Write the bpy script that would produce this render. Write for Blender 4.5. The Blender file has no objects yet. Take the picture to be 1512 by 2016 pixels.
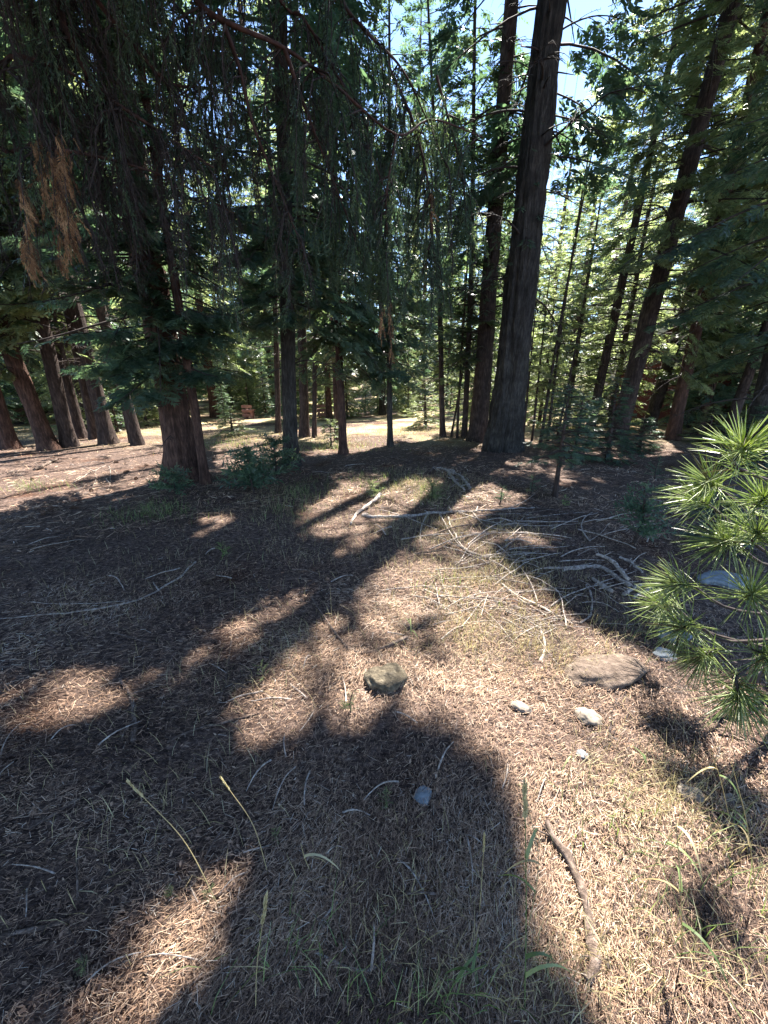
import bpy, math, random
import numpy as np
from mathutils import Vector

scene = bpy.context.scene
col = scene.collection
RNG = np.random.default_rng(7)
random.seed(7)
D2R = math.radians

# ------------------------------------------------------------------ camera
F, CX, CY = 757.0, 756.0, 1008.0        # focal length and centre in photograph pixels
PITCH, CAMH = D2R(20.0), 1.6
cam_d = bpy.data.cameras.new('camera')
cam_d.sensor_fit = 'HORIZONTAL'
cam_d.sensor_width = 36.0
cam_d.lens = 36.0 * F / 1512.0
cam_d.clip_start, cam_d.clip_end = 0.03, 3000.0
cam = bpy.data.objects.new('camera', cam_d)
cam.location = (0, 0, CAMH)
cam.rotation_euler = (D2R(90) - PITCH, 0, 0)
col.objects.link(cam)
scene.camera = cam

# ------------------------------------------------------------------ sky, sun, exposure
SUN_EL, SUN_ROT = D2R(56), D2R(26)
S = np.array([math.cos(SUN_EL) * math.sin(SUN_ROT), math.cos(SUN_EL) * math.cos(SUN_ROT), math.sin(SUN_EL)])
world = bpy.data.worlds.new('World')
scene.world = world
world.use_nodes = True
wn = world.node_tree.nodes
sky = wn.new('ShaderNodeTexSky')
sky.sky_type = 'NISHITA'
sky.sun_disc = False
sky.sun_elevation, sky.sun_rotation = SUN_EL, SUN_ROT
sky.altitude = 2200
sky.air_density, sky.dust_density, sky.ozone_density = 0.9, 0.1, 1.6
world.node_tree.links.new(sky.outputs['Color'], wn['Background'].inputs['Color'])
wn['Background'].inputs['Strength'].default_value = 0.1
sun_d = bpy.data.lights.new('sun', 'SUN')
sun_d.energy, sun_d.angle, sun_d.color = 5.0, D2R(0.53), (1.0, 0.955, 0.88)
sun = bpy.data.objects.new('sun', sun_d)
sun.location = (4, 12, 25)
sun.rotation_euler = Vector(S).to_track_quat('Z', 'Y').to_euler()
col.objects.link(sun)
vs = scene.view_settings
vs.view_transform, vs.look, vs.gamma, vs.use_curve_mapping = 'Standard', 'None', 1.0, False
vs.exposure = 2.5
scene.cycles.max_bounces = 7
scene.cycles.diffuse_bounces = 3
scene.cycles.transmission_bounces = 6
scene.cycles.use_denoising = True

# ------------------------------------------------------------------ numeric helpers
U1, U2, U3, U4, U5 = (np.uint32(q) for q in (374761393, 668265263, 2147483647, 1274126177, 2246822519))
U13, U15, U16, UM = (np.uint32(q) for q in (13, 15, 16, 0xFFFF))
np.seterr(over='ignore')
def vnoise(p, seed=0):
    """value noise in [0,1] at points (N,3)"""
    p = np.asarray(p, float)
    fl = np.floor(p)
    i = fl.astype(np.int64).astype(np.uint32)
    f = p - fl
    f = f * f * (3 - 2 * f)
    def h(a, b, c):
        n = a * U1 + b * U2 + c * U3 + np.uint32((seed * 974711) & 0xFFFFFFFF)
        n = (n ^ (n >> U13)) * U4
        n = (n ^ (n >> U16)) * U5
        return ((n ^ (n >> U15)) & UM) * (1 / 65535.0)
    x, y, z = i[:, 0], i[:, 1], i[:, 2]
    ONE = np.uint32(1)
    def lx(b, c):
        return h(x, b, c) * (1 - f[:, 0]) + h(x + ONE, b, c) * f[:, 0]
    def ly(c):
        return lx(y, c) * (1 - f[:, 1]) + lx(y + ONE, c) * f[:, 1]
    return ly(z) * (1 - f[:, 2]) + ly(z + ONE) * f[:, 2]

def n2(x, y, s, seed):
    x = np.atleast_1d(np.asarray(x, float)); y = np.atleast_1d(np.asarray(y, float))
    return vnoise(np.stack([x * s, y * s, np.zeros_like(x) + seed * 3.7], 1), seed) - 0.5

def ground_z(x, y):
    x = np.atleast_1d(np.asarray(x, float)); y = np.atleast_1d(np.asarray(y, float))
    z = -0.035 * np.clip(y - 4, 0, 26) - 0.006 * np.clip(y - 30, 0, 300)
    near = 1.0 / (1.0 + (np.hypot(x, y) / 14.0) ** 2)
    z = z + near * (0.10 * n2(x, y, 0.55, 1) + 0.05 * n2(x, y, 1.7, 2) + 0.022 * n2(x, y, 5.5, 3) + 0.012 * n2(x, y, 14, 4))
    z = z + 0.25 * n2(x, y, 0.09, 5) * np.clip((np.hypot(x, y) - 12) / 15, 0, 1)
    return z
def gz(x, y):
    return float(ground_z(x, y)[0])

UPV = np.array([0, math.sin(PITCH), math.cos(PITCH)])
FWD = np.array([0, math.cos(PITCH), -math.sin(PITCH)])
RGT = np.array([1.0, 0, 0])
CAM = np.array([0, 0, CAMH])
def ray(px, py):
    return FWD + RGT * ((px - CX) / F) + UPV * ((CY - py) / F)
def at_depth(px, py, d):
    return CAM + ray(px, py) * d
def at_y(px, py, y):
    r = ray(px, py)
    return CAM + r * (y / r[1])
def plain_z(y):
    return -0.035 * np.clip(y - 4, 0, 26) - 0.006 * np.clip(y - 30, 0, 300)
def on_ground(px, py):
    r = ray(px, py)
    t = CAMH / -r[2] if r[2] < -1e-3 else 60.0
    for _ in range(12):
        t = (CAMH - plain_z(r[1] * t)) / max(-r[2], 1e-3)
    for _ in range(7):
        p = CAM + r * t
        t = t * .35 + .65 * (CAMH - gz(p[0], p[1])) / max(-r[2], 1e-3)
    p = CAM + r * t
    return np.array([p[0], p[1], gz(p[0], p[1])])
def project(p):
    q = np.asarray(p, float) - CAM
    d = q @ FWD
    d = np.where(np.abs(d) < 1e-4, 1e-4, d)
    return CX + F * (q @ RGT) / d, CY - F * (q @ UPV) / d, d

# where the photograph's ground lies in sun: the crowns are cut open towards the sun to light it
LIT = [
 [(690,960),(800,940),(960,960),(1010,1000),(900,1040),(1100,1085),(960,1105),(1060,1150),(1110,1230),(1190,1290),(1290,1330),(1330,1420),(1540,1470),(1540,2100),(1180,2100),(1130,1900),(1060,1830),(1105,1740),(1070,1660),(1100,1600),(1070,1555),(1165,1500),(1100,1470),(1040,1440),(985,1470),(930,1425),(880,1475),(820,1430),(760,1465),(700,1430),(640,1400),(700,1330),(640,1290),(760,1250),(700,1190),(740,1120),(640,1080),(720,1040),(600,1060),(600,990)],
 [(480,1220),(560,1130),(680,1090),(720,1150),(640,1200),(700,1260),(600,1290),(520,1340),(440,1400),(430,1330)],
 [(430,1400),(560,1340),(680,1340),(690,1390),(600,1440),(470,1490),(420,1490)],
 [(-60,1290),(120,1310),(160,1350),(330,1330),(330,1370),(220,1400),(190,1460),(-60,1440)],
 [(430,1770),(320,1850),(200,1925),(80,2040),(380,2100),(470,1920),(540,1850),(640,1720),(570,1690),(510,1740)],
 [(-60,960),(200,900),(330,885),(345,930),(230,985),(100,1010),(-60,1050)],
 [(-60,895),(330,835),(335,872),(-60,950)],
 [(420,880),(550,838),(560,905),(430,935)],
 [(600,900),(760,843),(900,832),(1030,845),(1030,866),(780,868),(700,895)],
 [(1010,832),(1320,845),(1330,895),(1230,905),(1030,868)],
]
def in_poly(px, py, poly):
    c = np.zeros(px.shape, bool)
    n = len(poly)
    for i in range(n):
        x0, y0 = poly[i]; x1, y1 = poly[(i + 1) % n]
        cond = ((y0 > py) != (y1 > py)) & (px < (x1 - x0) * (py - y0) / (y1 - y0 + 1e-9) + x0)
        c ^= cond
    return c
PINE_C = np.array([1.5, 1.55, .9])
def lit_mask(p, far=.93):
    """True where the shadow of a point falls on ground (or on the young pine) that is sunlit in the photograph"""
    p = np.asarray(p, float)
    gp = p.copy()
    for _ in range(2):
        t = (p[:, 2] - plain_z(gp[:, 1])) / S[2]
        gp = p - S * t[:, None]
    gp[:, 2] = plain_z(gp[:, 1])
    d1 = (vnoise(gp * 2.3, 11) - 0.5); d2 = (vnoise(gp * 2.3 + 9.1, 12) - 0.5)
    e1 = (vnoise(gp * 7.0, 15) - 0.5)
    e2_ = vnoise(gp * 8.0 + 3.3, 16) - 0.5; e3_ = vnoise(gp * 17.0, 17) - 0.5
    k_ = np.clip(gp[:, 1] / 5, 0.12, 1.2)
    gp = gp + np.stack([d1 * 0.45 * k_ + e1 * 0.26 + e3_ * .14, d2 * 0.45 * k_ + e2_ * 0.26 + e3_ * .14, np.zeros_like(d1)], 1)
    px, py, dep = project(gp)
    m = np.zeros(len(p), bool)
    for k, poly in enumerate(LIT):
        q = in_poly(px, py, poly)
        if k > 4: q &= RNG.random(len(p)) < far
        m |= q
    m &= dep > 0.15
    dap = vnoise(gp * np.array([3.7, 3.7, 0]), 24) > 0.83
    w = p - PINE_C
    dist = np.linalg.norm(w - (w @ S)[:, None] * S, axis=1)
    return m | (dap & (dep > 0.15) & (gp[:, 1] < 7)) | ((dist < .72) & (w @ S > .45))

# ------------------------------------------------------------------ mesh collector
class Geo:
    def __init__(s):
        s.v, s.f, s.n = [], [], 0
        s.t = []
    def add(s, verts, faces, mat=0, tint=0.5):
        verts = np.asarray(verts, float).reshape(-1, 3)
        faces = np.asarray(faces, np.int64)
        s.v.append(verts)
        s.f.append((faces + s.n, mat))
        s.t.append(np.broadcast_to(np.asarray(tint, float), (len(verts),)).copy())
        s.n += len(verts)
    def mesh(s, name, mats, origin=(0, 0, 0), smooth=True):
        me = bpy.data.meshes.new(name)
        if s.n == 0:
            return me
        v = np.concatenate(s.v) - np.asarray(origin, float)
        nl = sum(f.size for f, _ in s.f)
        nf = sum(len(f) for f, _ in s.f)
        me.vertices.add(len(v)); me.loops.add(nl); me.polygons.add(nf)
        me.vertices.foreach_set('co', v.astype(np.float32).ravel())
        me.loops.foreach_set('vertex_index', np.concatenate([f.ravel() for f, _ in s.f]).astype(np.int32))
        tot = np.concatenate([np.full(len(f), f.shape[1]) for f, _ in s.f]).astype(np.int32)
        st = np.concatenate([[0], np.cumsum(tot)[:-1]]).astype(np.int32)
        me.polygons.foreach_set('loop_start', st)
        me.polygons.foreach_set('loop_total', tot)
        me.polygons.foreach_set('material_index', np.concatenate([np.full(len(f), m) for f, m in s.f]).astype(np.int32))
        me.polygons.foreach_set('use_smooth', np.full(nf, smooth))
        a = me.attributes.new('tint', 'FLOAT', 'POINT')
        a.data.foreach_set('value', np.concatenate(s.t).astype(np.float32))
        for m in mats: me.materials.append(m)
        me.update(calc_edges=True)
        return me

def link(name, me, parent=None, loc=None):
    o = bpy.data.objects.new(name, me)
    col.objects.link(o)
    if parent is not None: o.parent = parent
    if loc is not None: o.location = loc
    return o
def tag(o, label=None, cat=None, group=None, kind=None):
    if label: o['label'] = label
    if cat: o['category'] = cat
    if group: o['group'] = group
    if kind: o['kind'] = kind
    return o
def thing(name, label, cat, loc, group=None):
    e = bpy.data.objects.new(name, None)
    e.empty_display_size = 0.2
    col.objects.link(e)
    e.location = loc
    return tag(e, label, cat, group)

def tube(geo, pts, rad, seg=6, mat=0, tint=0.5, cap=True, rough=0.0, seed=0, noise_h=1.0, noise_k=3.0):
    pts = np.asarray(pts, float); n = len(pts)
    rad = np.broadcast_to(np.asarray(rad, float), (n,))
    tan = np.gradient(pts, axis=0)
    tan /= np.linalg.norm(tan, axis=1)[:, None] + 1e-9
    ref = np.array([1.0, 0, 0]) if abs(tan[0][0]) < 0.8 else np.array([0, 1.0, 0])
    a = np.cross(tan, ref); a /= np.linalg.norm(a, axis=1)[:, None] + 1e-9
    b = np.cross(tan, a)
    th = np.arange(seg) * 2 * math.pi / seg
    c, s_ = np.cos(th), np.sin(th)
    R = np.repeat(rad[:, None], seg, 1)
    if rough > 0:
        cum = np.concatenate([[0], np.cumsum(np.linalg.norm(np.diff(pts, axis=0), axis=1))])
        q = np.stack([np.repeat(c[None] * noise_k, n, 0), np.repeat(s_[None] * noise_k, n, 0), np.repeat(cum[:, None] * noise_h, seg, 1)], 2).reshape(-1, 3) + seed * 5.3
        nn = (vnoise(q, seed) - 0.5) * 1.3 + (vnoise(q * np.array([2.3, 2.3, 2.0]), seed + 1) - 0.5) * 0.9
        R = R * (1 + rough * nn.reshape(n, seg))
    V = pts[:, None] + R[..., None] * (a[:, None] * c[None, :, None] + b[:, None] * s_[None, :, None])
    i = np.arange(n - 1)[:, None] * seg; j = np.arange(seg)[None]
    j2 = (j + 1) % seg
    Q = np.stack([i + j, i + j2, i + seg + j2, i + seg + j], 2).reshape(-1, 4)
    geo.add(V.reshape(-1, 3), Q, mat, tint)
    if cap:
        V0 = np.concatenate([V[0], pts[:1]]); V1 = np.concatenate([V[-1], pts[-1:] + tan[-1:] * rad[-1] * 0.4])
        tri = np.stack([np.arange(seg), (np.arange(seg) + 1) % seg, np.full(seg, seg)], 1)
        geo.add(V0, tri, mat, tint); geo.add(V1, tri[:, ::-1], mat, tint)

def smooth_path(ctrl, n):
    ctrl = np.asarray(ctrl, float)
    m = len(ctrl)
    if m < 3:
        t = np.linspace(0, 1, n)[:, None]
        return ctrl[0] * (1 - t) + ctrl[-1] * t
    P = np.vstack([2 * ctrl[0] - ctrl[1], ctrl, 2 * ctrl[-1] - ctrl[-2]])
    out = []
    for u in np.linspace(0, m - 1 - 1e-6, n):
        k = int(u); t = u - k
        p0, p1, p2, p3 = P[k:k + 4]
        out.append(0.5 * ((2 * p1) + (-p0 + p2) * t + (2 * p0 - 5 * p1 + 4 * p2 - p3) * t * t + (-p0 + 3 * p1 - 3 * p2 + p3) * t ** 3))
    return np.array(out)

def nrm(v):
    return v / (np.linalg.norm(v, axis=-1, keepdims=True) + 1e-9)

def frames(d, up, sx, sy=None, sz=None):
    """(N,3,3): columns = scaled local axes x along d, z near up"""
    d = nrm(d)
    y = nrm(np.cross(up, d))
    z = np.cross(d, y)
    sx = np.asarray(sx, float); sy = sx if sy is None else sy; sz = sx if sz is None else sz
    return np.stack([d * np.reshape(sx, (-1, 1)), y * np.reshape(sy, (-1, 1)), z * np.reshape(sz, (-1, 1))], 2)

def instance(geo, tv, tf, M, T, mat, tint):
    N = len(T)
    if N == 0: return
    V = np.einsum('nij,kj->nki', M, tv) + T[:, None]
    k = len(tv)
    Fc = tf[None] + (np.arange(N) * k)[:, None, None]
    geo.add(V.reshape(-1, 3), Fc.reshape(-1, tf.shape[1]), mat, np.repeat(np.broadcast_to(tint, (N,)), k))

# ------------------------------------------------------------------ foliage templates (unit length along +x)
def spray_template(pairs, width, seed, lat=0.42, ang=48, axis_w=0.012):
    r = np.random.default_rng(seed)
    V, Q = [], []
    def diamond(p, d, L, w, zt):
        p = np.array(p); d = np.array(d) / np.linalg.norm(d)
        s = np.array([-d[1], d[0], 0]); s /= np.linalg.norm(s)
        nrmv = np.array([0, 0, 1.0])
        s = s * math.cos(zt) + nrmv * math.sin(zt)
        k = len(V)
        m = p + d * L * 0.45
        V.extend([p, m + s * w / 2, p + d * L, m - s * w / 2])
        Q.append([k, k + 1, k + 2, k + 3])
    diamond((0, 0, 0), (1, 0, 0), 1.0, axis_w * 2, 0)
    for i in range(pairs):
        s = 0.06 + 0.86 * (i + 0.3) / pairs
        for sg in (-1, 1):
            a = math.radians(ang + r.uniform(-10, 10)) * sg
            L = lat * (1 - 0.72 * s) * r.uniform(0.75, 1.2)
            diamond((s + r.uniform(-.02, .02), 0, 0), (math.cos(a), math.sin(a), r.uniform(-0.28, 0.12)), L, width * r.uniform(.8, 1.2), r.uniform(-.5, .5))
    diamond((0.85, 0, 0), (1, 0, 0), 0.2, width, 0)
    return np.array(V), np.array(Q)
SPR = {'A': [spray_template(10, 0.062, k) for k in range(3)],
       'B': [spray_template(6, 0.115, k + 10) for k in range(3)],
       'C': [spray_template(5, 0.095, k + 20, axis_w=0.02) for k in range(3)],
       'D': [spray_template(2, 0.3, k + 30, axis_w=0.06, lat=0.5) for k in range(2)]}
def strand_template(n, L, w, seed, ang=32):
    """rope of short needles all round, along +x"""
    r = np.random.default_rng(seed)
    V, Q = [], []
    for (wy, wz) in ((0.011, 0), (0, 0.011)):
        k = len(V)
        V.extend([(0, wy, wz), (0, -wy, -wz), (1, -wy * .3, -wz * .3), (1, wy * .3, wz * .3)]); Q.append([k, k + 1, k + 2, k + 3])
    for i in range(n):
        s = 0.05 + 0.95 * i / n
        phi = i * 2.4 + r.uniform(-.4, .4)
        a = math.radians(ang + r.uniform(-12, 12))
        d = np.array([math.cos(a), math.sin(a) * math.cos(phi), math.sin(a) * math.sin(phi)])
        sd = np.cross(d, [math.cos(phi + 1), 0.3, math.sin(phi)]); sd /= np.linalg.norm(sd)
        ln = L * r.uniform(.7, 1.2)
        p = np.array([s, 0, 0]); m = p + d * ln * .5
        k = len(V)
        V.extend([p, m + sd * w / 2, p + d * ln, m - sd * w / 2]); Q.append([k, k + 1, k + 2, k + 3])
    return np.array(V), np.array(Q)
STRAND = [strand_template(13, 0.17, 0.034, k) for k in range(3)]
STRAND_BARE = [strand_template(5, 0.3, 0.018, k + 5) for k in range(3)]

# ------------------------------------------------------------------ materials
def new_mat(name):
    m = bpy.data.materials.new(name); m.use_nodes = True
    return m, m.node_tree.nodes, m.node_tree.links, m.node_tree.nodes['Principled BSDF']
def ramp(nodes, stops):
    r = nodes.new('ShaderNodeValToRGB')
    e = r.color_ramp.elements
    while len(e) < len(stops): e.new(0.5)
    for el, (p, c) in zip(e, stops):
        el.position = p; el.color = (*c, 1)
    return r
def noise_node(nodes, links, vec, scale, detail=4, rough=0.55):
    n = nodes.new('ShaderNodeTexNoise')
    n.inputs['Scale'].default_value = scale; n.inputs['Detail'].default_value = detail; n.inputs['Roughness'].default_value = rough
    if vec is not None: links.new(vec, n.inputs['Vector'])
    return n
def leaf_mat(name, stops, transl=0.35, rough=0.4, tcol=(1.25, 1.35, 0.7), spec=0.5):
    m, n, l, b = new_mat(name)
    a = n.new('ShaderNodeAttribute'); a.attribute_name = 'tint'
    r = ramp(n, stops); l.new(a.outputs['Fac'], r.inputs['Fac'])
    l.new(r.outputs['Color'], b.inputs['Base Color'])
    b.inputs['Roughness'].default_value = rough
    b.inputs['Specular IOR Level'].default_value = spec
    if transl > 0:
        t = n.new('ShaderNodeBsdfTranslucent')
        mx = n.new('ShaderNodeMix'); mx.data_type = 'RGBA'; mx.blend_type = 'MULTIPLY'; mx.inputs[0].default_value = 1
        l.new(r.outputs['Color'], mx.inputs[6]); mx.inputs[7].default_value = (*tcol, 1)
        l.new(mx.outputs[2], t.inputs['Color'])
        ms = n.new('ShaderNodeMixShader'); ms.inputs[0].default_value = transl
        l.new(b.outputs[0], ms.inputs[1]); l.new(t.outputs[0], ms.inputs[2])
        l.new(ms.outputs[0], n['Material Output'].inputs['Surface'])
    return m
def bark_mat(name, dark, mid, light, scale=14, stretch=0.13, bump=0.9, dist=0.03):
    m, n, l, b = new_mat(name)
    tc = n.new('ShaderNodeTexCoord'); mp = n.new('ShaderNodeMapping')
    mp.inputs['Scale'].default_value = (1, 1, stretch)
    l.new(tc.outputs['Object'], mp.inputs['Vector'])
    n1 = noise_node(n, l, mp.outputs[0], scale, 6, 0.65)
    n2_ = noise_node(n, l, tc.outputs['Object'], 5, 3)
    r = ramp(n, [(0.3, dark), (0.5, mid), (0.72, light)])
    mth = n.new('ShaderNodeMath'); mth.operation = 'MULTIPLY_ADD'; mth.inputs[1].default_value = 0.35
    l.new(n2_.outputs['Fac'], mth.inputs[0])
    m2 = n.new('ShaderNodeMath'); m2.operation = 'MULTIPLY'; m2.inputs[1].default_value = 0.68
    l.new(n1.outputs['Fac'], m2.inputs[0]); l.new(m2.outputs[0], mth.inputs[2])
    l.new(mth.outputs[0], r.inputs['Fac']); l.new(r.outputs['Color'], b.inputs['Base Color'])
    b.inputs['Roughness'].default_value = 0.9; b.inputs['Specular IOR Level'].default_value = 0.2
    bp = n.new('ShaderNodeBump'); bp.inputs['Strength'].default_value = bump; bp.inputs['Distance'].default_value = dist
    l.new(n1.outputs['Fac'], bp.inputs['Height']); l.new(bp.outputs[0], b.inputs['Normal'])
    return m
def speck_mat(name, stops, scale=12, rough=0.85, bump=0.5, dist=0.01, detail=8):
    m, n, l, b = new_mat(name)
    tc = n.new('ShaderNodeTexCoord')
    n1 = noise_node(n, l, tc.outputs['Object'], scale, detail, 0.65)
    r = ramp(n, stops); l.new(n1.outputs['Fac'], r.inputs['Fac']); l.new(r.outputs['Color'], b.inputs['Base Color'])
    b.inputs['Roughness'].default_value = rough; b.inputs['Specular IOR Level'].default_value = 0.25
    bp = n.new('ShaderNodeBump'); bp.inputs['Strength'].default_value = bump; bp.inputs['Distance'].default_value = dist
    l.new(n1.outputs['Fac'], bp.inputs['Height']); l.new(bp.outputs[0], b.inputs['Normal'])
    return m

M = {}
M['bark_grey'] = bark_mat('grey furrowed bark', (.011, .0095, .008), (.042, .036, .031), (.115, .1, .085), 34, 0.2, 1.0, .06)
M['bark_red'] = bark_mat('reddish cedar bark', (.013, .008, .006), (.07, .038, .028), (.2, .11, .08), 30, 0.17, 1.0, .06)
M['bark_brown'] = bark_mat('brown fir bark', (.012, .009, .008), (.05, .035, .03), (.14, .1, .085), 30, 0.2, 1.0, .05)
M['twig'] = speck_mat('bare twig wood', [(.3, (.014, .01, .009)), (.7, (.07, .052, .045))], 20)
M['limb_red'] = speck_mat('red brown limb bark', [(.3, (.018, .009, .007)), (.7, (.09, .045, .034))], 18)
M['dead_wood'] = speck_mat('weathered grey wood', [(.3, (.06, .048, .04)), (.46, (.26, .21, .175)), (.64, (.5, .44, .38))], 45, .9, 1.0, .012)
M['stick'] = speck_mat('brown fallen wood', [(.3, (.035, .024, .019)), (.5, (.11, .078, .06)), (.7, (.26, .2, .165))], 38, .9, 1.0, .012)
M['fir'] = leaf_mat('shade tinted blue green fir needles', [(0, (.032, .06, .047)), (.5, (.07, .12, .085)), (1, (.15, .2, .135))], 0.55, 0.36, (1.5, 1.55, .95))  # fir green with the blue cast of skylit shade mixed into the colour
M['fir_sunlit'] = leaf_mat('sunlit yellow green needles', [(0, (.075, .1, .05)), (.5, (.17, .205, .11)), (1, (.31, .33, .2))], 0.62, 0.38, (1.35, 1.4, .95))  # paler, yellower copy of the needles, sunlight put into the colour
M['cedar'] = leaf_mat('hanging cedar foliage', [(0, (.03, .05, .036)), (.5, (.07, .105, .07)), (1, (.15, .19, .12))], 0.55, 0.38, (1.4, 1.5, .8))
M['dry_spray'] = leaf_mat('rust brown dead spray', [(0, (.05, .028, .017)), (.5, (.19, .095, .045)), (1, (.42, .25, .13))], 0.35, 0.7, (1.1, 1, .8), 0.2)
M['pine_needle'] = leaf_mat('fresh pine needles', [(0, (.16, .13, .06)), (.1, (.13, .17, .055)), (.5, (.28, .34, .12)), (1, (.52, .55, .34))], 0.5, 0.28, (1.2, 1.3, .6), 0.6)
M['litter'] = leaf_mat('fallen needles', [(0, (.04, .027, .022)), (.25, (.125, .076, .053)), (.55, (.36, .228, .148)), (.82, (.56, .4, .27)), (1, (.52, .45, .37))], 0.12, 0.6, (1, 1, 1), 0.3)
M['dry_grass'] = leaf_mat('dry straw grass', [(0, (.26, .2, .1)), (.6, (.46, .38, .2)), (1, (.55, .5, .32))], 0.35, 0.6, (1.1, 1.1, .8), 0.3)
M['green_grass'] = leaf_mat('green grass', [(0, (.08, .12, .04)), (.6, (.18, .24, .085)), (1, (.32, .36, .16))], 0.4, 0.5)

def ground_mat():
    m, n, l, b = new_mat('forest floor')
    geo = n.new('ShaderNodeNewGeometry')
    P = geo.outputs['Position']
    a = noise_node(n, l, P, 28, 8, 0.75)
    mp = n.new('ShaderNodeMapping'); mp.inputs['Scale'].default_value = (1, 5, 1); mp.inputs['Rotation'].default_value = (0, 0, 0.7)
    l.new(P, mp.inputs['Vector'])
    a2 = noise_node(n, l, mp.outputs[0], 16, 6, 0.8)
    mix = n.new('ShaderNodeMath'); mix.operation = 'MULTIPLY_ADD'; mix.inputs[1].default_value = 0.5
    h = n.new('ShaderNodeMath'); h.operation = 'MULTIPLY'; h.inputs[1].default_value = 0.5
    l.new(a2.outputs['Fac'], h.inputs[0]); l.new(a.outputs['Fac'], mix.inputs[0]); l.new(h.outputs[0], mix.inputs[2])
    r = ramp(n, [(.3, (.02, .014, .012)), (.46, (.05, .034, .028)), (.56, (.16, .11, .088)), (.65, (.42, .325, .26)), (.76, (.54, .47, .4))])
    l.new(mix.outputs[0], r.inputs['Fac'])
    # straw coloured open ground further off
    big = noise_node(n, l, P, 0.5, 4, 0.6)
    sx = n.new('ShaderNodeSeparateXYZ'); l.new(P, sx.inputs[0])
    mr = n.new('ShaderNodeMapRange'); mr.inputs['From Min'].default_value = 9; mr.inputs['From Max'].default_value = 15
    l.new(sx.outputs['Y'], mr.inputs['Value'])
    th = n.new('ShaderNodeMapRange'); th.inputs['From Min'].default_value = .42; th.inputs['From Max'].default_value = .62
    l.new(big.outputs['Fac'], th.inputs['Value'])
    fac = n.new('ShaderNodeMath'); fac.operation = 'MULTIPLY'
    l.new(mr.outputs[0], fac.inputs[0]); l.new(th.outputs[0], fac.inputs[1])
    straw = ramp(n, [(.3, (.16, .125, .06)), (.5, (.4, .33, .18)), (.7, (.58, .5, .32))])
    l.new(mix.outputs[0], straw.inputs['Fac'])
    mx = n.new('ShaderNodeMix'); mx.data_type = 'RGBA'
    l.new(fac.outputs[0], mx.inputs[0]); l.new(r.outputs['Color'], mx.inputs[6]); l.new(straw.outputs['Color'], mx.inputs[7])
    # reddish bare soil showing in places
    soil = noise_node(n, l, P, 1.3, 3, 0.5)
    sr = n.new('ShaderNodeMapRange'); sr.inputs['From Min'].default_value = .56; sr.inputs['From Max'].default_value = .68
    l.new(soil.outputs['Fac'], sr.inputs['Value'])
    mx2 = n.new('ShaderNodeMix'); mx2.data_type = 'RGBA'; mx2.blend_type = 'MULTIPLY'
    l.new(sr.outputs[0], mx2.inputs[0]); l.new(mx.outputs[2], mx2.inputs[6]); mx2.inputs[7].default_value = (.8, .62, .52, 1)
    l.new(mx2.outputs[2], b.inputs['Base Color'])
    b.inputs['Roughness'].default_value = 0.95; b.inputs['Specular IOR Level'].default_value = 0.1
    bp = n.new('ShaderNodeBump'); bp.inputs['Strength'].default_value = 0.9; bp.inputs['Distance'].default_value = 0.03
    l.new(mix.outputs[0], bp.inputs['Height']); l.new(bp.outputs[0], b.inputs['Normal'])
    return m
M['ground'] = ground_mat()

# ------------------------------------------------------------------ ground sheet
def build_ground():
    na = 300
    r = [0.06]
    while r[-1] < 700: r.append(r[-1] * 1.037)
    r = np.array(r); nr = len(r)
    th = np.arange(na) * 2 * math.pi / na
    X = r[:, None] * np.cos(th); Y = r[:, None] * np.sin(th)
    Z = ground_z(X.ravel(), Y.ravel())
    V = np.stack([X.ravel(), Y.ravel(), Z], 1)
    i = np.arange(nr - 1)[:, None] * na; j = np.arange(na)[None]; j2 = (j + 1) % na
    Q = np.stack([i + j, i + na + j, i + na + j2, i + j2], 2).reshape(-1, 4)
    g = Geo(); g.add(V, Q)
    g.add(np.vstack([V[:na], [[0, 0, gz(0, 0)]]]), np.stack([np.arange(na), (np.arange(na) + 1) % na, np.full(na, na)], 1))
    tag(link('ground', g.mesh('ground', [M['ground']])), kind='structure')
build_ground()

# ------------------------------------------------------------------ tree builders
def trunk_geo(base, top, r0, H, seg=24, step=0.25, flare=0.45, rough=0.14, seed=0, bend=0.0, hvis=9.0):
    """trunk through base and the direction of top; returns geo, centre(h), radius(h)"""
    base = np.array(base, float); top = np.array(top, float)
    d = (top - base) / (top[2] - base[2])
    rr = np.random.default_rng(seed)
    ph = rr.uniform(0, 6.28, 2)
    def cen(h):
        h = np.atleast_1d(h)
        w = bend * np.stack([np.sin(h * 0.5 + ph[0]) - np.sin(ph[0]), np.sin(h * 0.43 + ph[1]) - np.sin(ph[1]), np.zeros_like(h)], 1)
        return base + d * h[:, None] + w
    def rad(h):
        h = np.atleast_1d(np.asarray(h, float))
        return r0 * (np.clip(1 - h / H, 0.02, 1) ** 0.75) * (1 + 1.5 * flare * np.exp(-np.clip(h, 0, None) / (0.9 * r0 + 0.08)))
    hs = np.concatenate([np.arange(-0.15, hvis, step), np.arange(hvis, H, max(step * 4, 0.8)), [H]])
    g = Geo()
    tube(g, cen(hs), rad(hs), seg, 0, 0.5, True, rough, seed, 1.5, 3.0 * max(1.0, r0 / 0.12))
    return g, cen, rad

def add_sprays(g, pos, d, up, L, lod, mat, tint, wid=1.0):
    tm = SPR[lod]
    k = RNG.integers(0, len(tm), len(pos))
    for q in range(len(tm)):
        s = k == q
        if s.any():
            instance(g, tm[q][0], tm[q][1], frames(d[s], up[s], L[s], L[s] * wid, L[s]), pos[s], mat, tint[s])

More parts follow.
